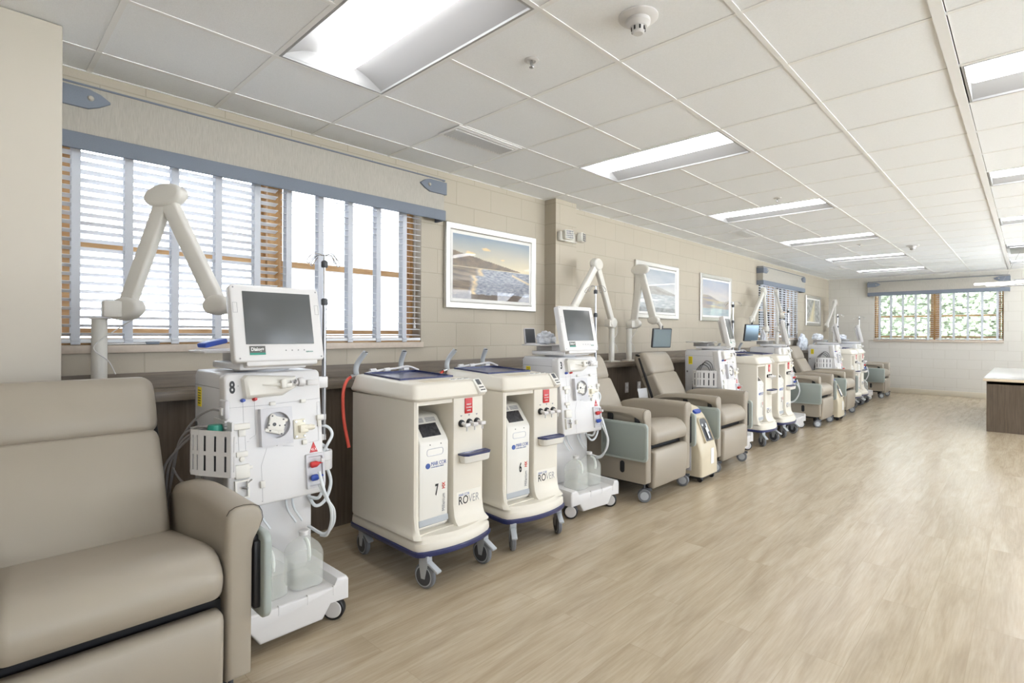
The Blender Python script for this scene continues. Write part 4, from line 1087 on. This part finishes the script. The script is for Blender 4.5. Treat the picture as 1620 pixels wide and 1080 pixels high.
    wr('maker_small_lettering', 'CANTEL MEDICAL', 0.115, 0.345, 0.0125, M_BLUEINK, 0.8)
    g = G(); g.lathe([(0.001, -0.0007), (0.008, -0.0007), (0.008, 0)], (0.104, 0.1088, 0.345), 'y', 14); obj('round_mark', g, M_BLUEINK, pl)
    g = G()
    for k in range(3): g.prism([(0.064 + k * 0.058, 0.868), (0.08 + k * 0.058, 0.868), (0.072 + k * 0.058, 0.858)], 'y', 0.109, 0.1095)
    obj('port_marks', g, M_GREYINK, t)
    # the purifier unit standing in the bay
    pr = [(0.128, 0.285), (0.122, 0.735), (0.130, 0.752), (0.232, 0.868), (0.252, 0.876), (0.40, 0.88), (0.40, 0.266), (0.150, 0.266)]
    g = G(); g.puff(pr, 'x', -0.203, -0.008, 0.008, 3); un = obj('purifier_unit', g, M_WHITE2, t, 'white purifier unit with slanted screen')
    g = G(); g.puff([(0.120, 0.300), (0.125, 0.330), (0.160, 0.330), (0.22, 0.27), (0.160, 0.264)], 'x', -0.2035, -0.0075, 0.004, 2); obj('grey_foot', g, M_LGREY, un)
    SM = T((-0.1055, 0.130, 0.752)) @ RX(-(90 - math.degrees(atan2(0.116, 0.102))))
    g = G(SM); g.box(-0.062, 0.062, -0.003, 0.002, 0.022, 0.104, b=0.001); obj('unit_screen', g, M_SCREEN2, un, 'dark screen')
    g = G(SM)
    for x in (-0.078, 0.004):
        for q in range(5): g.box(x, x + 0.068, -0.0012, 0.001, 0.116 + q * 0.006, 0.119 + q * 0.006)
    obj('unit_notices', g, M_GREYINK, un)
    g = G(); g.loft([[AX['y'](a, p) for p in rrect(-0.155 + d, -0.045 - d, 0.668 + d, 0.706 - d, 0.014 - d, 4)] for a, d in ((0.1245, -0.003), (0.1205, 0.0), (0.1215, 0.003), (0.128, 0.005))]); obj('grip_slot', g, M_LGREYW, un)
    g = G()
    for x in (-0.135, -0.062): g.cyl((x, 0.120, 0.728), (x, 0.125, 0.728), 0.003, n=8)
    obj('unit_screws', g, M_INK, un)
    wr('unit_maker_lettering', 'MAR COR', -0.128, 0.622, 0.030, M_BLUEINK, 0.78, par=un, y=0.1225); wr('unit_maker_small', 'A CANTEL MEDICAL COMPANY', -0.128, 0.604, 0.0085, M_BLUEINK, 0.72, par=un, y=0.1225)
    g = G(); g.lathe([(0.001, -0.001), (0.015, -0.001), (0.015, 0.001)], (-0.148, 0.1225, 0.615), 'y', 18); obj('round_mark', g, M_BLUEINK, un)
    text('unit_name', 'Millenium', 0.028, M_GREYINK, un, T((-0.040, 0.1235, 0.40)) @ FACE_F @ RZ(90), sx=0.9)
    text('unit_name_red', 'HX', 0.028, M_REDINK, un, T((-0.040, 0.1235, 0.492)) @ FACE_F @ RZ(90), sx=0.9, bold=0.0008)
    # casters
    for (x, y), a in zip(((-0.205, 0.065), (0.205, 0.075), (-0.205, 0.685), (0.205, 0.685)), swivel):
        c = caster(t, x, y, 0.066, 0.030, a, M_DGREY, M_GREYW, None, hub=0.78)
        g = G(T((x, y, 0.066)) @ RZ(a))
        for s in (-1, 1):
            g.prism([(-0.012, -0.012), (0.012, -0.012), (0.026, 0.06), (0.026, 0.085), (-0.03, 0.085), (-0.03, 0.06)], 'x', s * 0.018 - 0.002, s * 0.018 + 0.002)
        g.box(-0.02, 0.02, -0.03, 0.026, 0.08, 0.108, b=0.003); g.M = g.M @ T((0, -0.03, 0.068)) @ RX(28); g.box(-0.018, 0.018, -0.075, 0.02, -0.006, 0.010, b=0.006)
        obj('fork', g, M_LGREY, c)
        g = G(T((x, y, 0.066)) @ RZ(a))
        for s in (-1, 1): g.lathe([(0.047, s * 0.0155), (0.051, s * 0.0165), (0.055, s * 0.0155), (0.051, s * 0.0145)] , ax='x', n=28)
        obj('wheel_ring', g, M_LGREY, c)
    # bent push handles with open ends
    for x, dx in ((-0.215, 0.045), (0.11, 0.0)):
        g = G(); g.tube(bez([(x, 0.735, 1.04), (x - 0.004, 0.76, 1.10), (x + dx * 0.3, 0.765, 1.15), (x + dx, 0.73, 1.215)]), 0.0165, 14); hn = obj('push_handle', g, M_LGREY, t)
        g = G(); g.tube([(x + dx, 0.73, 1.213), (x + dx * 1.01, 0.7295, 1.217)], 0.013, 12); obj('handle_opening', g, M_BLACK, hn)
    g = G(); g.tube(bez([(-0.17, 0.72, 1.085), (-0.05, 0.735, 1.10), (0.04, 0.73, 1.105), (0.13, 0.72, 1.115), (0.2, 0.70, 1.09)]), 0.007, 8)
    for x in (-0.12, -0.02, 0.12): g.cyl((x - 0.02, 0.73, 1.098), (x + 0.02, 0.73, 1.10), 0.013, n=10)
    obj('top_hose', g, M_WHITE, t)
    return t
def red_hose(t):
    g = G(); g.tube(bez([(-0.235, 0.75, 1.07), (-0.28, 0.74, 1.055), (-0.33, 0.70, 1.00), (-0.355, 0.66, 0.90), (-0.365, 0.62, 0.80), (-0.36, 0.58, 0.68)]), 0.0095, 10); obj('red_water_hose', g, M_HOSE, t)
    g = G(); g.cyl((-0.225, 0.75, 1.07), (-0.262, 0.745, 1.065), 0.013, n=10); obj('brass_fitting', g, M_CHROME, t)
M_PLATE = mat('pale_plate', srgb(230, 226, 216), rough=0.5)

# ------------------------------------------------------------------ treatment recliner
def recliner(loc, rot, label, tray_sides=(-1, 1)):
    t = thing('treatment_recliner', label, 'recliner', loc, rot, 'taupe vinyl treatment recliners')
    for s in (-1, 1):
        prof = [(0.290, 0.15), (0.370, 0.15), (0.372, 0.585), (0.378, 0.62), (0.398, 0.652), (0.409, 0.68), (0.405, 0.705), (0.395, 0.724), (0.375, 0.734), (0.345, 0.738), (0.318, 0.736), (0.300, 0.727), (0.291, 0.712), (0.288, 0.69)]
        g = G(); rings = []
        def sec(y, ins, dz, fl=1.0):
            o = inset(prof, ins); r = []
            for x, z in o:
                if x > 0.3705 and 0.55 < z < 0.70: z += (0.712 - z) * (1 - fl) * 0.9
                if z > 0.5: z += dz
                if x > 0.372: x = 0.372 + (x - 0.372) * (0.75 + 0.25 * fl)
                r.append((s * x, y, z))
            return r
        for y, i, dz, fl in ((0.0, 0.018, 0, 1), (0.003, 0.008, 0, 1), (0.012, 0.002, 0, 1), (0.028, 0.0, 0, 1), (0.07, 0, 0.001, 0.75), (0.12, 0, 0.002, 0.45), (0.25, 0, 0.004, 0.3), (0.42, 0, 0.0, 0.3), (0.56, 0, -0.014, 0.3), (0.66, 0, -0.04, 0.3), (0.72, 0.004, -0.075, 0.3), (0.735, 0.015, -0.10, 0.3)):
            rings.append(sec(y, i, dz, fl))
        g.loft(rings); ar = obj('armrest', g, M_SEAT, t, ang=50)
        g = G(); pts = [(s * p[0], 0.010, p[1]) for p in [prof[k] for k in range(2, 13)]]
        g.tube([(x * 1.0, 0.0115, z) for x, y, z in pts], 0.0013, 5); obj('seam', g, M_SEAM, ar)
        g = G(); g.puff(rrect(0.20, 0.242, 0.212, 0.308, 0.0205), 'x', min(s * 0.368, s * 0.374), max(s * 0.368, s * 0.374), 0.002, 2); sl = obj('side_slot', g, M_BLACK, ar)
    for s in tray_sides:
        g = G(); a, b = sorted((s * 0.397, s * 0.424)); g.puff(rrect(-0.035, 0.395, 0.335, 0.635, 0.035, 5), 'x', a, b, 0.007, 3); tr = obj('side_tray', g, M_TRAYE, t, 'sage green folding side tray')
        g = G(); a, b = sorted((s * 0.4235, s * 0.4255)); g.puff(rrect(-0.018, 0.378, 0.352, 0.618, 0.028, 5), 'x', a, b, 0.0008, 1); obj('tray_face', g, M_TRAY, tr)
        g = G(); a, b = sorted((s * 0.376, s * 0.400)); g.box(a, b, 0.0, 0.35, 0.37, 0.605, b=0.006); g.box(a, b, 0.02, 0.06, 0.55, 0.62, b=0.006); obj('tray_backing', g, M_BLACK, tr)
        for y in (0.075, 0.33):
            g = G(); a, b = sorted((s * 0.368, s * 0.395)); g.box(a, b, y - 0.022, y + 0.022, 0.60, 0.688, b=0.005); obj('tray_bracket', g, M_BLACK, tr)
    # seat cushion: rolled front
    pr = [(-0.025, 0.49), (-0.015, 0.455), (0.02, 0.44), (0.62, 0.40), (0.64, 0.52), (0.50, 0.545), (0.30, 0.578), (0.15, 0.602), (0.07, 0.606), (0.02, 0.59), (-0.012, 0.555), (-0.026, 0.52)]
    g = G(); g.puff(pr, 'x', -0.282, 0.282, 0.045, 6); obj('seat', g, M_SEAT, t, ang=60)
    pr = [(-0.012, 0.115), (0.0, 0.10), (0.045, 0.10), (0.055, 0.12), (0.05, 0.39), (0.035, 0.408), (-0.012, 0.405), (-0.026, 0.385), (-0.022, 0.25)]
    g = G(); g.puff(pr, 'x', -0.278, 0.278, 0.022, 4); obj('footrest', g, M_SEAT, t, ang=60)
    # backrest and head section, leaning back
    BM = T((0, 0.575, 0.46)) @ RX(-26)
    g = G(BM); g.puff([(-0.03, 0.0), (0.12, 0.0), (0.135, 0.50), (-0.012, 0.50), (-0.034, 0.48), (-0.045, 0.30), (-0.042, 0.1)], 'x', -0.265, 0.265, 0.035, 5); obj('backrest', g, M_SEAT, t, ang=60)
    g = G(BM); g.puff([(-0.012, 0.492), (-0.032, 0.512), (-0.042, 0.58), (-0.04, 0.68), (-0.022, 0.735), (0.02, 0.758), (0.10, 0.752), (0.135, 0.72), (0.14, 0.492)], 'x', -0.268, 0.268, 0.05, 6); obj('head_cushion', g, M_SEAT, t, ang=60)
    g = G(); g.tube(bez([(0.24, 0.86, 1.08), (0.25, 0.97, 1.10), (0.1, 1.02, 1.10), (-0.1, 1.02, 1.10), (-0.25, 0.97, 1.10), (-0.24, 0.86, 1.08)]), 0.012, 8)
    g.tube([(-0.26, 0.93, 1.07), (-0.27, 0.80, 0.75), (-0.27, 0.70, 0.50)], 0.014, 8); g.tube([(0.26, 0.93, 1.07), (0.27, 0.80, 0.75), (0.27, 0.70, 0.50)], 0.014, 8)
    obj('push_bar', g, M_BLACK, t)
    # under frame
    g = G(); g.box(-0.27, 0.27, 0.03, 0.06, 0.085, 0.115); g.box(-0.30, -0.27, 0.03, 0.72, 0.12, 0.15); g.box(0.27, 0.30, 0.03, 0.72, 0.12, 0.15); g.box(-0.29, 0.29, 0.06, 0.70, 0.15, 0.42); g.box(-0.2, -0.17, 0.10, 0.13, 0.07, 0.15); g.box(-0.1, -0.07, 0.10, 0.13, 0.08, 0.15)
    obj('under_frame', g, M_BLACK, t)
    for x, y, a in ((-0.325, 0.045, 35), (0.315, 0.04, 20), (-0.32, 0.68, 0), (0.32, 0.68, 0)):
        g = G(T((x, y, 0.052)) @ RZ(a))
        for s in (-1, 1):
            c = s * 0.014; r = 0.052
            g.lathe([(0.001, c - 0.010), (r * 0.6, c - 0.010), (r * 0.93, c - 0.010), (r, c - 0.005), (r, c + 0.005), (r * 0.93, c + 0.010), (0.001, c + 0.010)], ax='x', n=24)
        cs = obj('caster', g, M_GREYW, t)
        g = G(T((x, y, 0.052)) @ RZ(a)); g.lathe([(0.001, -0.027), (0.032, -0.026), (0.034, -0.022), (0.034, -0.0235 + 0.04), (0.032, 0.026), (0.001, 0.027)], ax='x', n=20); obj('wheel_hub', g, M_LGREY, cs)
        g = G(T((x, y, 0.052)) @ RZ(a)); g.cyl((0, 0, 0.03), (0, 0, 0.095), 0.009, n=10); g.box(-0.012, 0.012, -0.058, 0.02, 0.035, 0.058, b=0.004); obj('stem', g, M_DGREY, cs)
    return t

# ------------------------------------------------------------------ oxygen concentrator
def oxygen(loc, rot, label):
    t = thing('oxygen_concentrator', label, 'oxygen concentrator', loc, rot, 'cream oxygen concentrators between the recliners')
    def arch(w, z0, z1, n=10):
        pts = [(-w, z0), (w, z0)]; r = w * 0.62
        for k in range(n + 1):
            a = radians(90.0 * k / n); pts.append((w - r + r * cos(a), z1 - r + r * sin(a)))
        for k in range(n + 1):
            a = radians(90 + 90.0 * k / n); pts.append((-w + r + r * cos(a), z1 - r + r * sin(a)))
        return pts
    g = G(); rings = []
    for y, w, z1 in ((0.0, 0.150, 0.30), (0.010, 0.162, 0.335), (0.03, 0.168, 0.40), (0.07, 0.169, 0.50), (0.12, 0.168, 0.595), (0.17, 0.166, 0.65), (0.22, 0.165, 0.668), (0.33, 0.164, 0.660), (0.36, 0.158, 0.62), (0.37, 0.145, 0.58)):
        rings.append([(p[0], y, p[1]) for p in arch(w, 0.055, z1)])
    g.loft(rings); obj('shell', g, M_IVORY, t, ang=50)
    g = G(); g.box(-0.150, 0.150, 0.02, 0.36, 0.028, 0.062, b=0.006); obj('dark_base', g, M_BLACK, t)
    for x in (-0.12, 0.12):
        for y in (0.04, 0.32):
            g = G(); g.lathe([(0.001, -0.012), (0.024, -0.012), (0.026, -0.008), (0.026, 0.008), (0.024, 0.012), (0.001, 0.012)], (x, y, 0.026), 'x', 16); obj('caster', g, M_BLACK, t)
    # slanted front recess with controls, top plate
    SM = T((0, 0.028, 0.375)) @ RX(-23)
    g = G(SM); o = arch(0.085, -0.03, 0.20, 6); g.loft([[(p[0], a, p[1]) for p in inset(o, d)] for a, d in ((0.03, -0.006), (-0.024, 0.0), (-0.026, 0.006), (-0.014, 0.010))]); rc = obj('control_recess', g, M_IVORY, t)
    g = G(SM); o2 = arch(0.072, -0.02, 0.188, 6); g.loft([[(p[0], a, p[1]) for p in o2] for a in (-0.018, -0.010)]); obj('control_panel', g, M_DGREY, rc)
    g = G(SM); g.cyl((-0.01, -0.026, 0.0), (-0.01, -0.026, 0.08), 0.012, n=12); g.cyl((-0.01, -0.026, 0.08), (-0.01, -0.026, 0.10), 0.017, n=12); g.box(0.02, 0.05, -0.024, -0.016, 0.06, 0.14); g.cyl((-0.04, -0.024, 0.13), (-0.04, -0.016, 0.13), 0.013, n=12); obj('flow_meter', g, M_CHROME, rc)
    g = G(T((0, 0.128, 0.608)) @ RX(-58)); g.puff(rrect(-0.065, 0.055, -0.016, 0.026, 0.018), 'y', -0.020, 0.002, 0.002, 1); obj('blue_label', g, M_BLUE, t, 'violet blue oval label')
    g = G(); g.box(-0.172, -0.160, 0.10, 0.30, 0.10, 0.40, b=0.004); obj('side_filter', g, M_LGREYW, t)
    g = G(); g.box(0.02, 0.075, -0.0035, 0.003, 0.15, 0.29); obj('paper_tag', g, M_PAPER, t)
    return t

# ------------------------------------------------------------------ articulated arms
def arm(post, base_z, j0, elbow, j1, label, name='articulated_arm', scale=1.0, hand=None, plate=True):
    # post: (x, y) of the upright; j0, elbow, j1: joints in the room
    t = thing(name, label, 'monitor arm', (post[0], post[1], base_z), 0, 'grey-white articulated arms mounted on the ledge')
    o = Vector((post[0], post[1], base_z)); J0, E, J1 = Vector(j0) - o, Vector(elbow) - o, Vector(j1) - o
    g = G(); g.lathe([(0.001, 0.012), (0.034, 0.012), (0.034, J0.z - 0.055), (0.046, J0.z - 0.052), (0.046, J0.z - 0.048), (0.001, J0.z - 0.048)], n=24)
    g.box(-0.075, 0.11, -0.05, 0.05, 0.0, 0.014, b=0.003); obj('upright_post', g, M_ARM, t)
    def frame_of(a, b):
        d = (b - a).normalized()
        nrm = (E - J0).cross(J1 - E)
        nrm = nrm.normalized() if nrm.length > 1e-4 else Vector((0, -1, 0))
        if nrm.y > 0: nrm = -nrm
        side = nrm.cross(d).normalized()
        return Matrix((side, nrm, d)).transposed().to_4x4()
    NB = None
    for a, b, nm in ((J0, E, 'lower_link'), (E, J1, 'upper_link')):
        Mx = T(a) @ frame_of(a, b); L = (b - a).length
        g = G(Mx); g.puff(rrect(-0.043, 0.043, -0.024, 0.024, 0.014, 3), 'z', 0.01, L - 0.01, 0.004, 1)
        lk = obj(nm, g, M_ARM, t)
        g = G(Mx); g.box(-0.001 + 0.012, 0.001 + 0.012, 0.0215, 0.0228, 0.03, L - 0.03); 
        for zz in (0.3, 0.8): g.cyl((0.004, 0.0225, L * zz), (0.004, 0.0235, L * zz), 0.003, n=6)
        obj('link_seam', g, M_GREYINK, lk)
    def cap(c, d, l, r, nm):
        nrm = (E - J0).cross(J1 - E).normalized()
        if nrm.y > 0: nrm = -nrm
        d = (d - nrm * d.dot(nrm)).normalized(); side = nrm.cross(d).normalized()
        Mx = T(c) @ Matrix((d, nrm, side)).transposed().to_4x4()
        g = G(Mx); g.puff([(l * cos(a), r * sin(a)) for a in [2 * pi * k / 32 for k in range(32)]], 'y', -0.036, 0.036, 0.020, 4); return obj(nm, g, M_ARM, t)
    hx = Vector((1, 0, 0)); bis = ((J0 - E).normalized() + (J1 - E).normalized())
    perp = bis.cross((E - J0).cross(J1 - E)).normalized() if bis.length > 0.05 else hx
    cap(E, perp, 0.112, 0.062, 'elbow_cover')
    cap(J0, perp, 0.095, 0.060, 'shoulder_cover')
    cap(J1, perp, 0.07, 0.050, 'wrist_cover')
    if hand is not None:
        Hd = Vector(hand) - o; g = G(); g.tube([J1, (J1 + Hd) / 2 + Vector((0, 0, 0.02)), Hd, Hd + Vector((0, 0, -0.05))], [0.032, 0.026, 0.022, 0.012], 12); obj('hand_joint', g, M_ARM, t)
    g = G(); g.box(J0.x - 0.10, J0.x - 0.02, J0.y - 0.04, J0.y + 0.04, J0.z - 0.045, J0.z + 0.04, b=0.010); obj('pivot_block', g, M_ARM, t)
    g = G(); g.tube(bez([J0 + Vector((0.06, -0.03, -0.03)), Vector((0.05, -0.04, J0.z - 0.12)), Vector((-0.03, -0.045, J0.z - 0.2)), Vector((0.03, -0.05, J0.z - 0.27)), Vector((0.06, -0.05, J0.z - 0.34))]), 0.003, 6); obj('cable', g, M_WHITE, t)
    return t
def tablet(loc, rot, w, h, label):
    t = thing('arm_mounted_screen', label, 'screen', loc, rot, 'small screens on the arms')
    g = G(RX(8)); g.puff(rrect(-w / 2, w / 2, -h, 0, 0.012), 'y', 0, 0.03, 0.006, 2); g.cyl((0, 0.02, -0.05), (0, 0.02, 0.03), 0.012, n=10); obj('screen_case', g, M_DGREY, t)
    g = G(RX(8)); g.box(-w / 2 + 0.012, w / 2 - 0.012, -0.002, 0.002, -h + 0.014, -0.014); obj('screen_glass', g, M_TABLET, t)
    return t

#@@PLACE@@
# ------------------------------------------------------------------ placing everything
# recliners
r0 = recliner((0.33, 1.95, 0), 0, 'large taupe recliner nearest the camera, cut off by the left frame edge')
dup(r0, (4.07, 2.17, 0), 0, 'taupe recliner beside the machine numbered 3, second from the camera')
r2 = dup(r0, (5.36, 2.155, 0), 0, 'taupe recliner with a paper tag on its black push bar, third from the camera')
dup(r0, (8.84, 2.17, 0), 0, 'taupe recliner just past the second pair of cream carts')
dup(r0, (10.26, 2.17, 0), 0, 'taupe recliner beyond the farther oxygen concentrator')
recliner((13.73, 2.22, 0), 0, 'farthest taupe recliner, alone by the far corner wall', (-1,))
g = G(T((-0.30, 0.86, 0.70)) @ RX(-10) @ RZ(-45)); g.box(-0.05, 0.05, -0.001, 0.001, -0.12, 0.05); obj('paper_tag', g, M_PAPER, r2)

# dialysis machines
def cables_front(t):
    g = G()
    for k, (dx, dz) in enumerate(((0, 0), (0.015, -0.02), (0.03, -0.035))):
        g.tube(bez([(-0.255, 0.20, 0.93), (-0.30, 0.24 + dx, 0.935 + dz), (-0.325, 0.36, 0.88 + dz), (-0.335 - dx, 0.43, 0.76), (-0.34 - dx, 0.46, 0.66), (-0.35, 0.48 + dx, 0.50)]), 0.0052, 8)
    g.tube(bez([(-0.222, 0.19, 1.00), (-0.26, 0.21, 1.005), (-0.30, 0.28, 0.96), (-0.325, 0.38, 0.86), (-0.33, 0.44, 0.75), (-0.345, 0.47, 0.60)]), 0.0045, 8)
    g.tube(bez([(-0.34, 0.43, 0.74), (-0.33, 0.36, 0.70), (-0.31, 0.29, 0.68), (-0.285, 0.24, 0.69), (-0.28, 0.24, 0.73)]), 0.0045, 8)
    obj('grey_cables', g, M_CABLE, t)
    g = G(); g.lathe([(0.001, 0.0), (0.028, 0.0), (0.030, 0.01), (0.026, 0.028), (0.001, 0.03)], (-0.245, 0.20, 0.915), 'z', 18); g.cyl((-0.245, 0.2, 0.75), (-0.245, 0.2, 0.92), 0.018, n=12); obj('green_connector', g, M_TEAL, t, 'green cap in the basket')
def cables_loop(t):
    g = G()
    for k in range(3):
        o = k * 0.02
        g.tube(bez([(-0.235, 0.24 + o, 0.90), (-0.226, 0.27 + o, 1.0 - o), (-0.222, 0.34 + o, 1.03 - o), (-0.222, 0.40 + o, 0.94), (-0.224, 0.44 + o, 0.84), (-0.226, 0.50, 0.72), (-0.23, 0.50 - o, 0.62)]), 0.004, 6)
    g.tube(bez([(-0.226, 0.50, 0.78), (-0.24, 0.42, 0.90), (-0.24, 0.34, 0.84), (-0.25, 0.30, 0.76)]), 0.004, 6)
    obj('black_cables', g, M_DGREY, t)
m8 = dialysis((0.99, 2.29, 0), radians(1), 'white dialysis machine numbered 8 behind the nearest recliner')
basket(m8); side_reader(m8)
m3 = dup(m8, (3.245, 2.32, 0), radians(-6), 'white dialysis machine numbered 3 between a cream cart and a recliner', skip=('sensor_port', 'accessory_basket'))
md = dup(m8, (6.05, 2.32, 0), radians(-3), 'white dialysis machine with black cables in its side basket, right of the third recliner', skip=('sensor_port', 'accessory_basket'))
me = dup(m3, (8.09, 2.33, 0), radians(-3), 'white dialysis machine mostly hidden behind the second pair of cream carts')
mf = dup(md, (10.92, 2.33, 0), radians(-2), 'white dialysis machine with a yellow side label and side basket, beyond the fifth recliner')
mg = dup(m3, (12.65, 2.33, 0), radians(-2), 'farthest white dialysis machine, next to the last recliner')
machine_top(m8, 0.0, 0.005)
for m, yw, dx in ((m3, 3, -0.03), (md, 16, -0.03), (me, 18, -0.03), (mf, 16, -0.02), (mg, 16, 0.0)): machine_top(m, yw, dx)
cables_front(m8)
for m in (md, mf): basket(m, 0.13); cables_loop(m)
PM8 = T((0, 0.13, 0.58)) @ RX(-LEAN)
text('number_decal', '8', 0.072, M_INK, m8, PM8 @ T((-0.182, -0.0014, 0.517)) @ FACE_F, sx=0.62, bold=0.0022, label='black number 8')
text('number_decal', '3', 0.072, M_INK, m3, PM8 @ T((-0.182, -0.0014, 0.517)) @ FACE_F, sx=0.62, bold=0.0022, label='black number 3')

# jugs standing on the bases
from mathutils import Euler
def on(m, x, y, z): return m.matrix_basis @ Vector((x, y, z))
j0 = jug(on(m8, -0.062, 0.128, 0.179), radians(3), 'translucent jug on the base of machine 8, nearer the recliner')
dup(j0, on(m8, 0.105, 0.128, 0.179), radians(-4), 'translucent jug on the base of machine 8, nearer the cream cart')
dup(j0, on(m3, -0.09, 0.125, 0.179), radians(-8), 'translucent jug on the base of machine 3, left one nearer the cart')
dup(j0, on(m3, 0.085, 0.15, 0.179), radians(-8), 'translucent jug on the base of machine 3, right one nearer the recliner')
dup(j0, on(mg, 0.10, 0.13, 0.179), 0, 'translucent jug on the base of the farthest dialysis machine')

# water treatment carts
c7 = rover((1.885, 2.225, 0), 0, 'cream cart numbered 7 with navy trays, nearest of its kind')
c6 = rover((2.545, 2.225, 0), radians(-4), 'cream cart numbered 6 with navy trays, beside the machine numbered 3', (-34, -30, 20, 5))
c1 = rover((6.79, 2.235, 0), radians(-1), 'cream cart numbered 1 just past the third recliner', (-38, -12, 5, 5))
c2 = dup(c1, (7.54, 2.24, 0), radians(-1), 'cream cart beside the cart numbered 1, on its far side')
c4 = dup(c1, (11.54, 2.26, 0), 0, 'small distant cream cart, nearer of the far pair')
c5 = dup(c1, (12.09, 2.26, 0), 0, 'small distant cream cart, farther of the far pair')
for c in (c7, c6): red_hose(c)
for c, n in ((c7, '7'), (c6, '6'), (c1, '1'), (c2, '2')):
    text('number_decal', n, 0.084, M_INK, c, T((-0.088, 0.1235, 0.475)) @ FACE_F, sx=0.52, bold=0.002, label='black number ' + n)

ox = oxygen((4.715, 2.11, 0), 0, 'cream oxygen concentrator between the second and third recliners')
dup(ox, (9.55, 2.13, 0), 0, 'cream oxygen concentrator between the fourth and fifth recliners')

# articulated arms on the ledge
Z = 1.012
arm((0.50, 3.50), Z, (0.60, 3.43, 1.452), (0.747, 3.30, 2.045), (0.90, 2.98, 1.47), 'large grey-white articulated arm in front of the near window')
arm((5.18, 3.50), Z, (5.13, 3.46, 1.46), (4.53, 3.25, 2.052), (4.0, 3.15, 1.56), 'articulated arm beside the pillar, reaching behind the machine numbered 3')
arm((5.55, 3.50), Z, (5.59, 3.46, 1.455), (5.554, 3.35, 2.097), (5.61, 3.2, 1.50), 'articulated arm in front of the misty water picture, holding a small screen', hand=(5.64, 3.13, 1.44))
arm((10.15, 3.50), Z, (10.10, 3.47, 1.437), (9.76, 3.40, 2.10), (9.09, 3.35, 1.594), 'left articulated arm at the second window, holding a small screen', hand=(8.97, 3.33, 1.55))
arm((10.75, 3.50), Z, (10.72, 3.47, 1.45), (10.37, 3.40, 2.11), (9.78, 3.10, 1.66), 'right articulated arm at the second window, reaching behind a dialysis monitor')
arm((14.55, 3.44), Z, (14.50, 3.42, 1.45), (14.45, 3.38, 2.12), (13.74, 3.38, 1.557), 'farthest articulated arm, next to the sunrays picture')
tablet((5.66, 3.11, 1.40), radians(-30), 0.25, 0.23, 'small screen tinted with a blue-grey reflection, held above the third recliner headrest')
tablet((8.96, 3.29, 1.50), radians(-20), 0.32, 0.28, 'small screen tinted with a blue-grey reflection, held in front of the second window')

# supplies on the trays behind the monitors
def papers(m, x, y, label, n=2):
    t = thing('paper_stack', label, 'papers', on(m, x, y, 1.2485), m.rotation_euler.z, 'papers on the machine trays')
    for k in range(n):
        g = G(T((0.01 * k, 0.012 * k, 0.003 * k)) @ RZ(8 * k - 4)); g.box(-0.075, 0.075, -0.05, 0.05, 0.0, 0.0028); obj('paper_sheet', g, M_PAPER, t)
papers(m8, -0.16, 0.47, 'white papers on the tray behind the monitor of machine 8')
g = G(T(on(m8, -0.16, 0.50, 1.2705)) @ RZ(15) @ RY(-12)); g.puff(rrect(-0.055, 0.055, -0.035, 0.035, 0.008), 'z', 0.0, 0.022, 0.006, 2)
tag(obj('blue_packet', g, M_BLUE), 'blue packet lying on the papers beside the monitor of machine 8', 'packet')
papers(m3, -0.16, 0.47, 'white papers on the tray behind the monitor of machine 3')
def crumple(loc, sx, sy, sz, label, seed):
    rnd = random.Random(seed); tmp = bmesh.new(); bmesh.ops.create_icosphere(tmp, subdivisions=4, radius=1)
    off = Vector((seed * 3.1, 0, 0))
    for v in tmp.verts:
        n = 1 + 0.28 * noise.noise(v.co * 2.2 + off) + 0.22 * abs(noise.noise(v.co * 5 + off))
        v.co = Vector((v.co.x * sx * n, v.co.y * sy * n, max(0, v.co.z * n * sz + sz * 0.55)))
    g = G(T(loc)); g.merge(tmp)
    return tag(obj('supply_bag', g, M_BAG, ang=20), label, 'bag', 'crumpled supply bags on the machine trays')
M_BAG = mat('crumpled_film', srgb(214, 218, 226), rough=0.25, var=0.12, vscale=25)
crumple(on(m3, -0.10, 0.45, 1.255), 0.085, 0.06, 0.06, 'crumpled clear supply bag behind the monitor of machine 3', 2)
crumple(on(mf, -0.14, 0.47, 1.2485), 0.12, 0.08, 0.07, 'crumpled white supply bag behind the monitor of the machine past the fifth recliner', 5)
crumple(on(mg, -0.14, 0.47, 1.2485), 0.12, 0.08, 0.06, 'crumpled white supply bag behind the monitor of the farthest machine', 8)
crumple(on(me, 0.15, 0.57, 1.158), 0.05, 0.035, 0.15, 'bluish crumpled bag right of the monitor by the second window', 11)
t = thing('display_unit', 'dark display standing on the tray behind the monitor of machine 3', 'display', on(m3, -0.15, 0.57, 1.251), radians(-20))
g = G(RX(-12)); g.puff(rrect(-0.05, 0.05, 0, 0.13, 0.012), 'y', 0.0, 0.02, 0.005, 2); obj('display_case', g, M_LGREYW, t)
g = G(RX(-12)); g.box(-0.042, 0.042, -0.002, 0.002, 0.008, 0.122, b=0.0008); obj('display_screen', g, M_DGREY, t)

crumple((12.35, 3.50, 1.0125), 0.22, 0.08, 0.20, 'bluish crumpled supply bag on the ledge behind the far machines', 14)
t = thing('window_tool', 'thin white and blue tool lying on the near window sill', 'tool', (0.50, ROOM_D - 0.018, W1[2] + 0.001))
g = G(); g.box(0.0, 0.24, -0.012, 0.012, 0.0, 0.008, b=0.002); obj('tool_rod', g, M_WHITE, t)
g = G(); g.box(0.225, 0.29, -0.015, 0.015, 0.0, 0.014, b=0.003); obj('tool_grip', g, M_BAND, t)
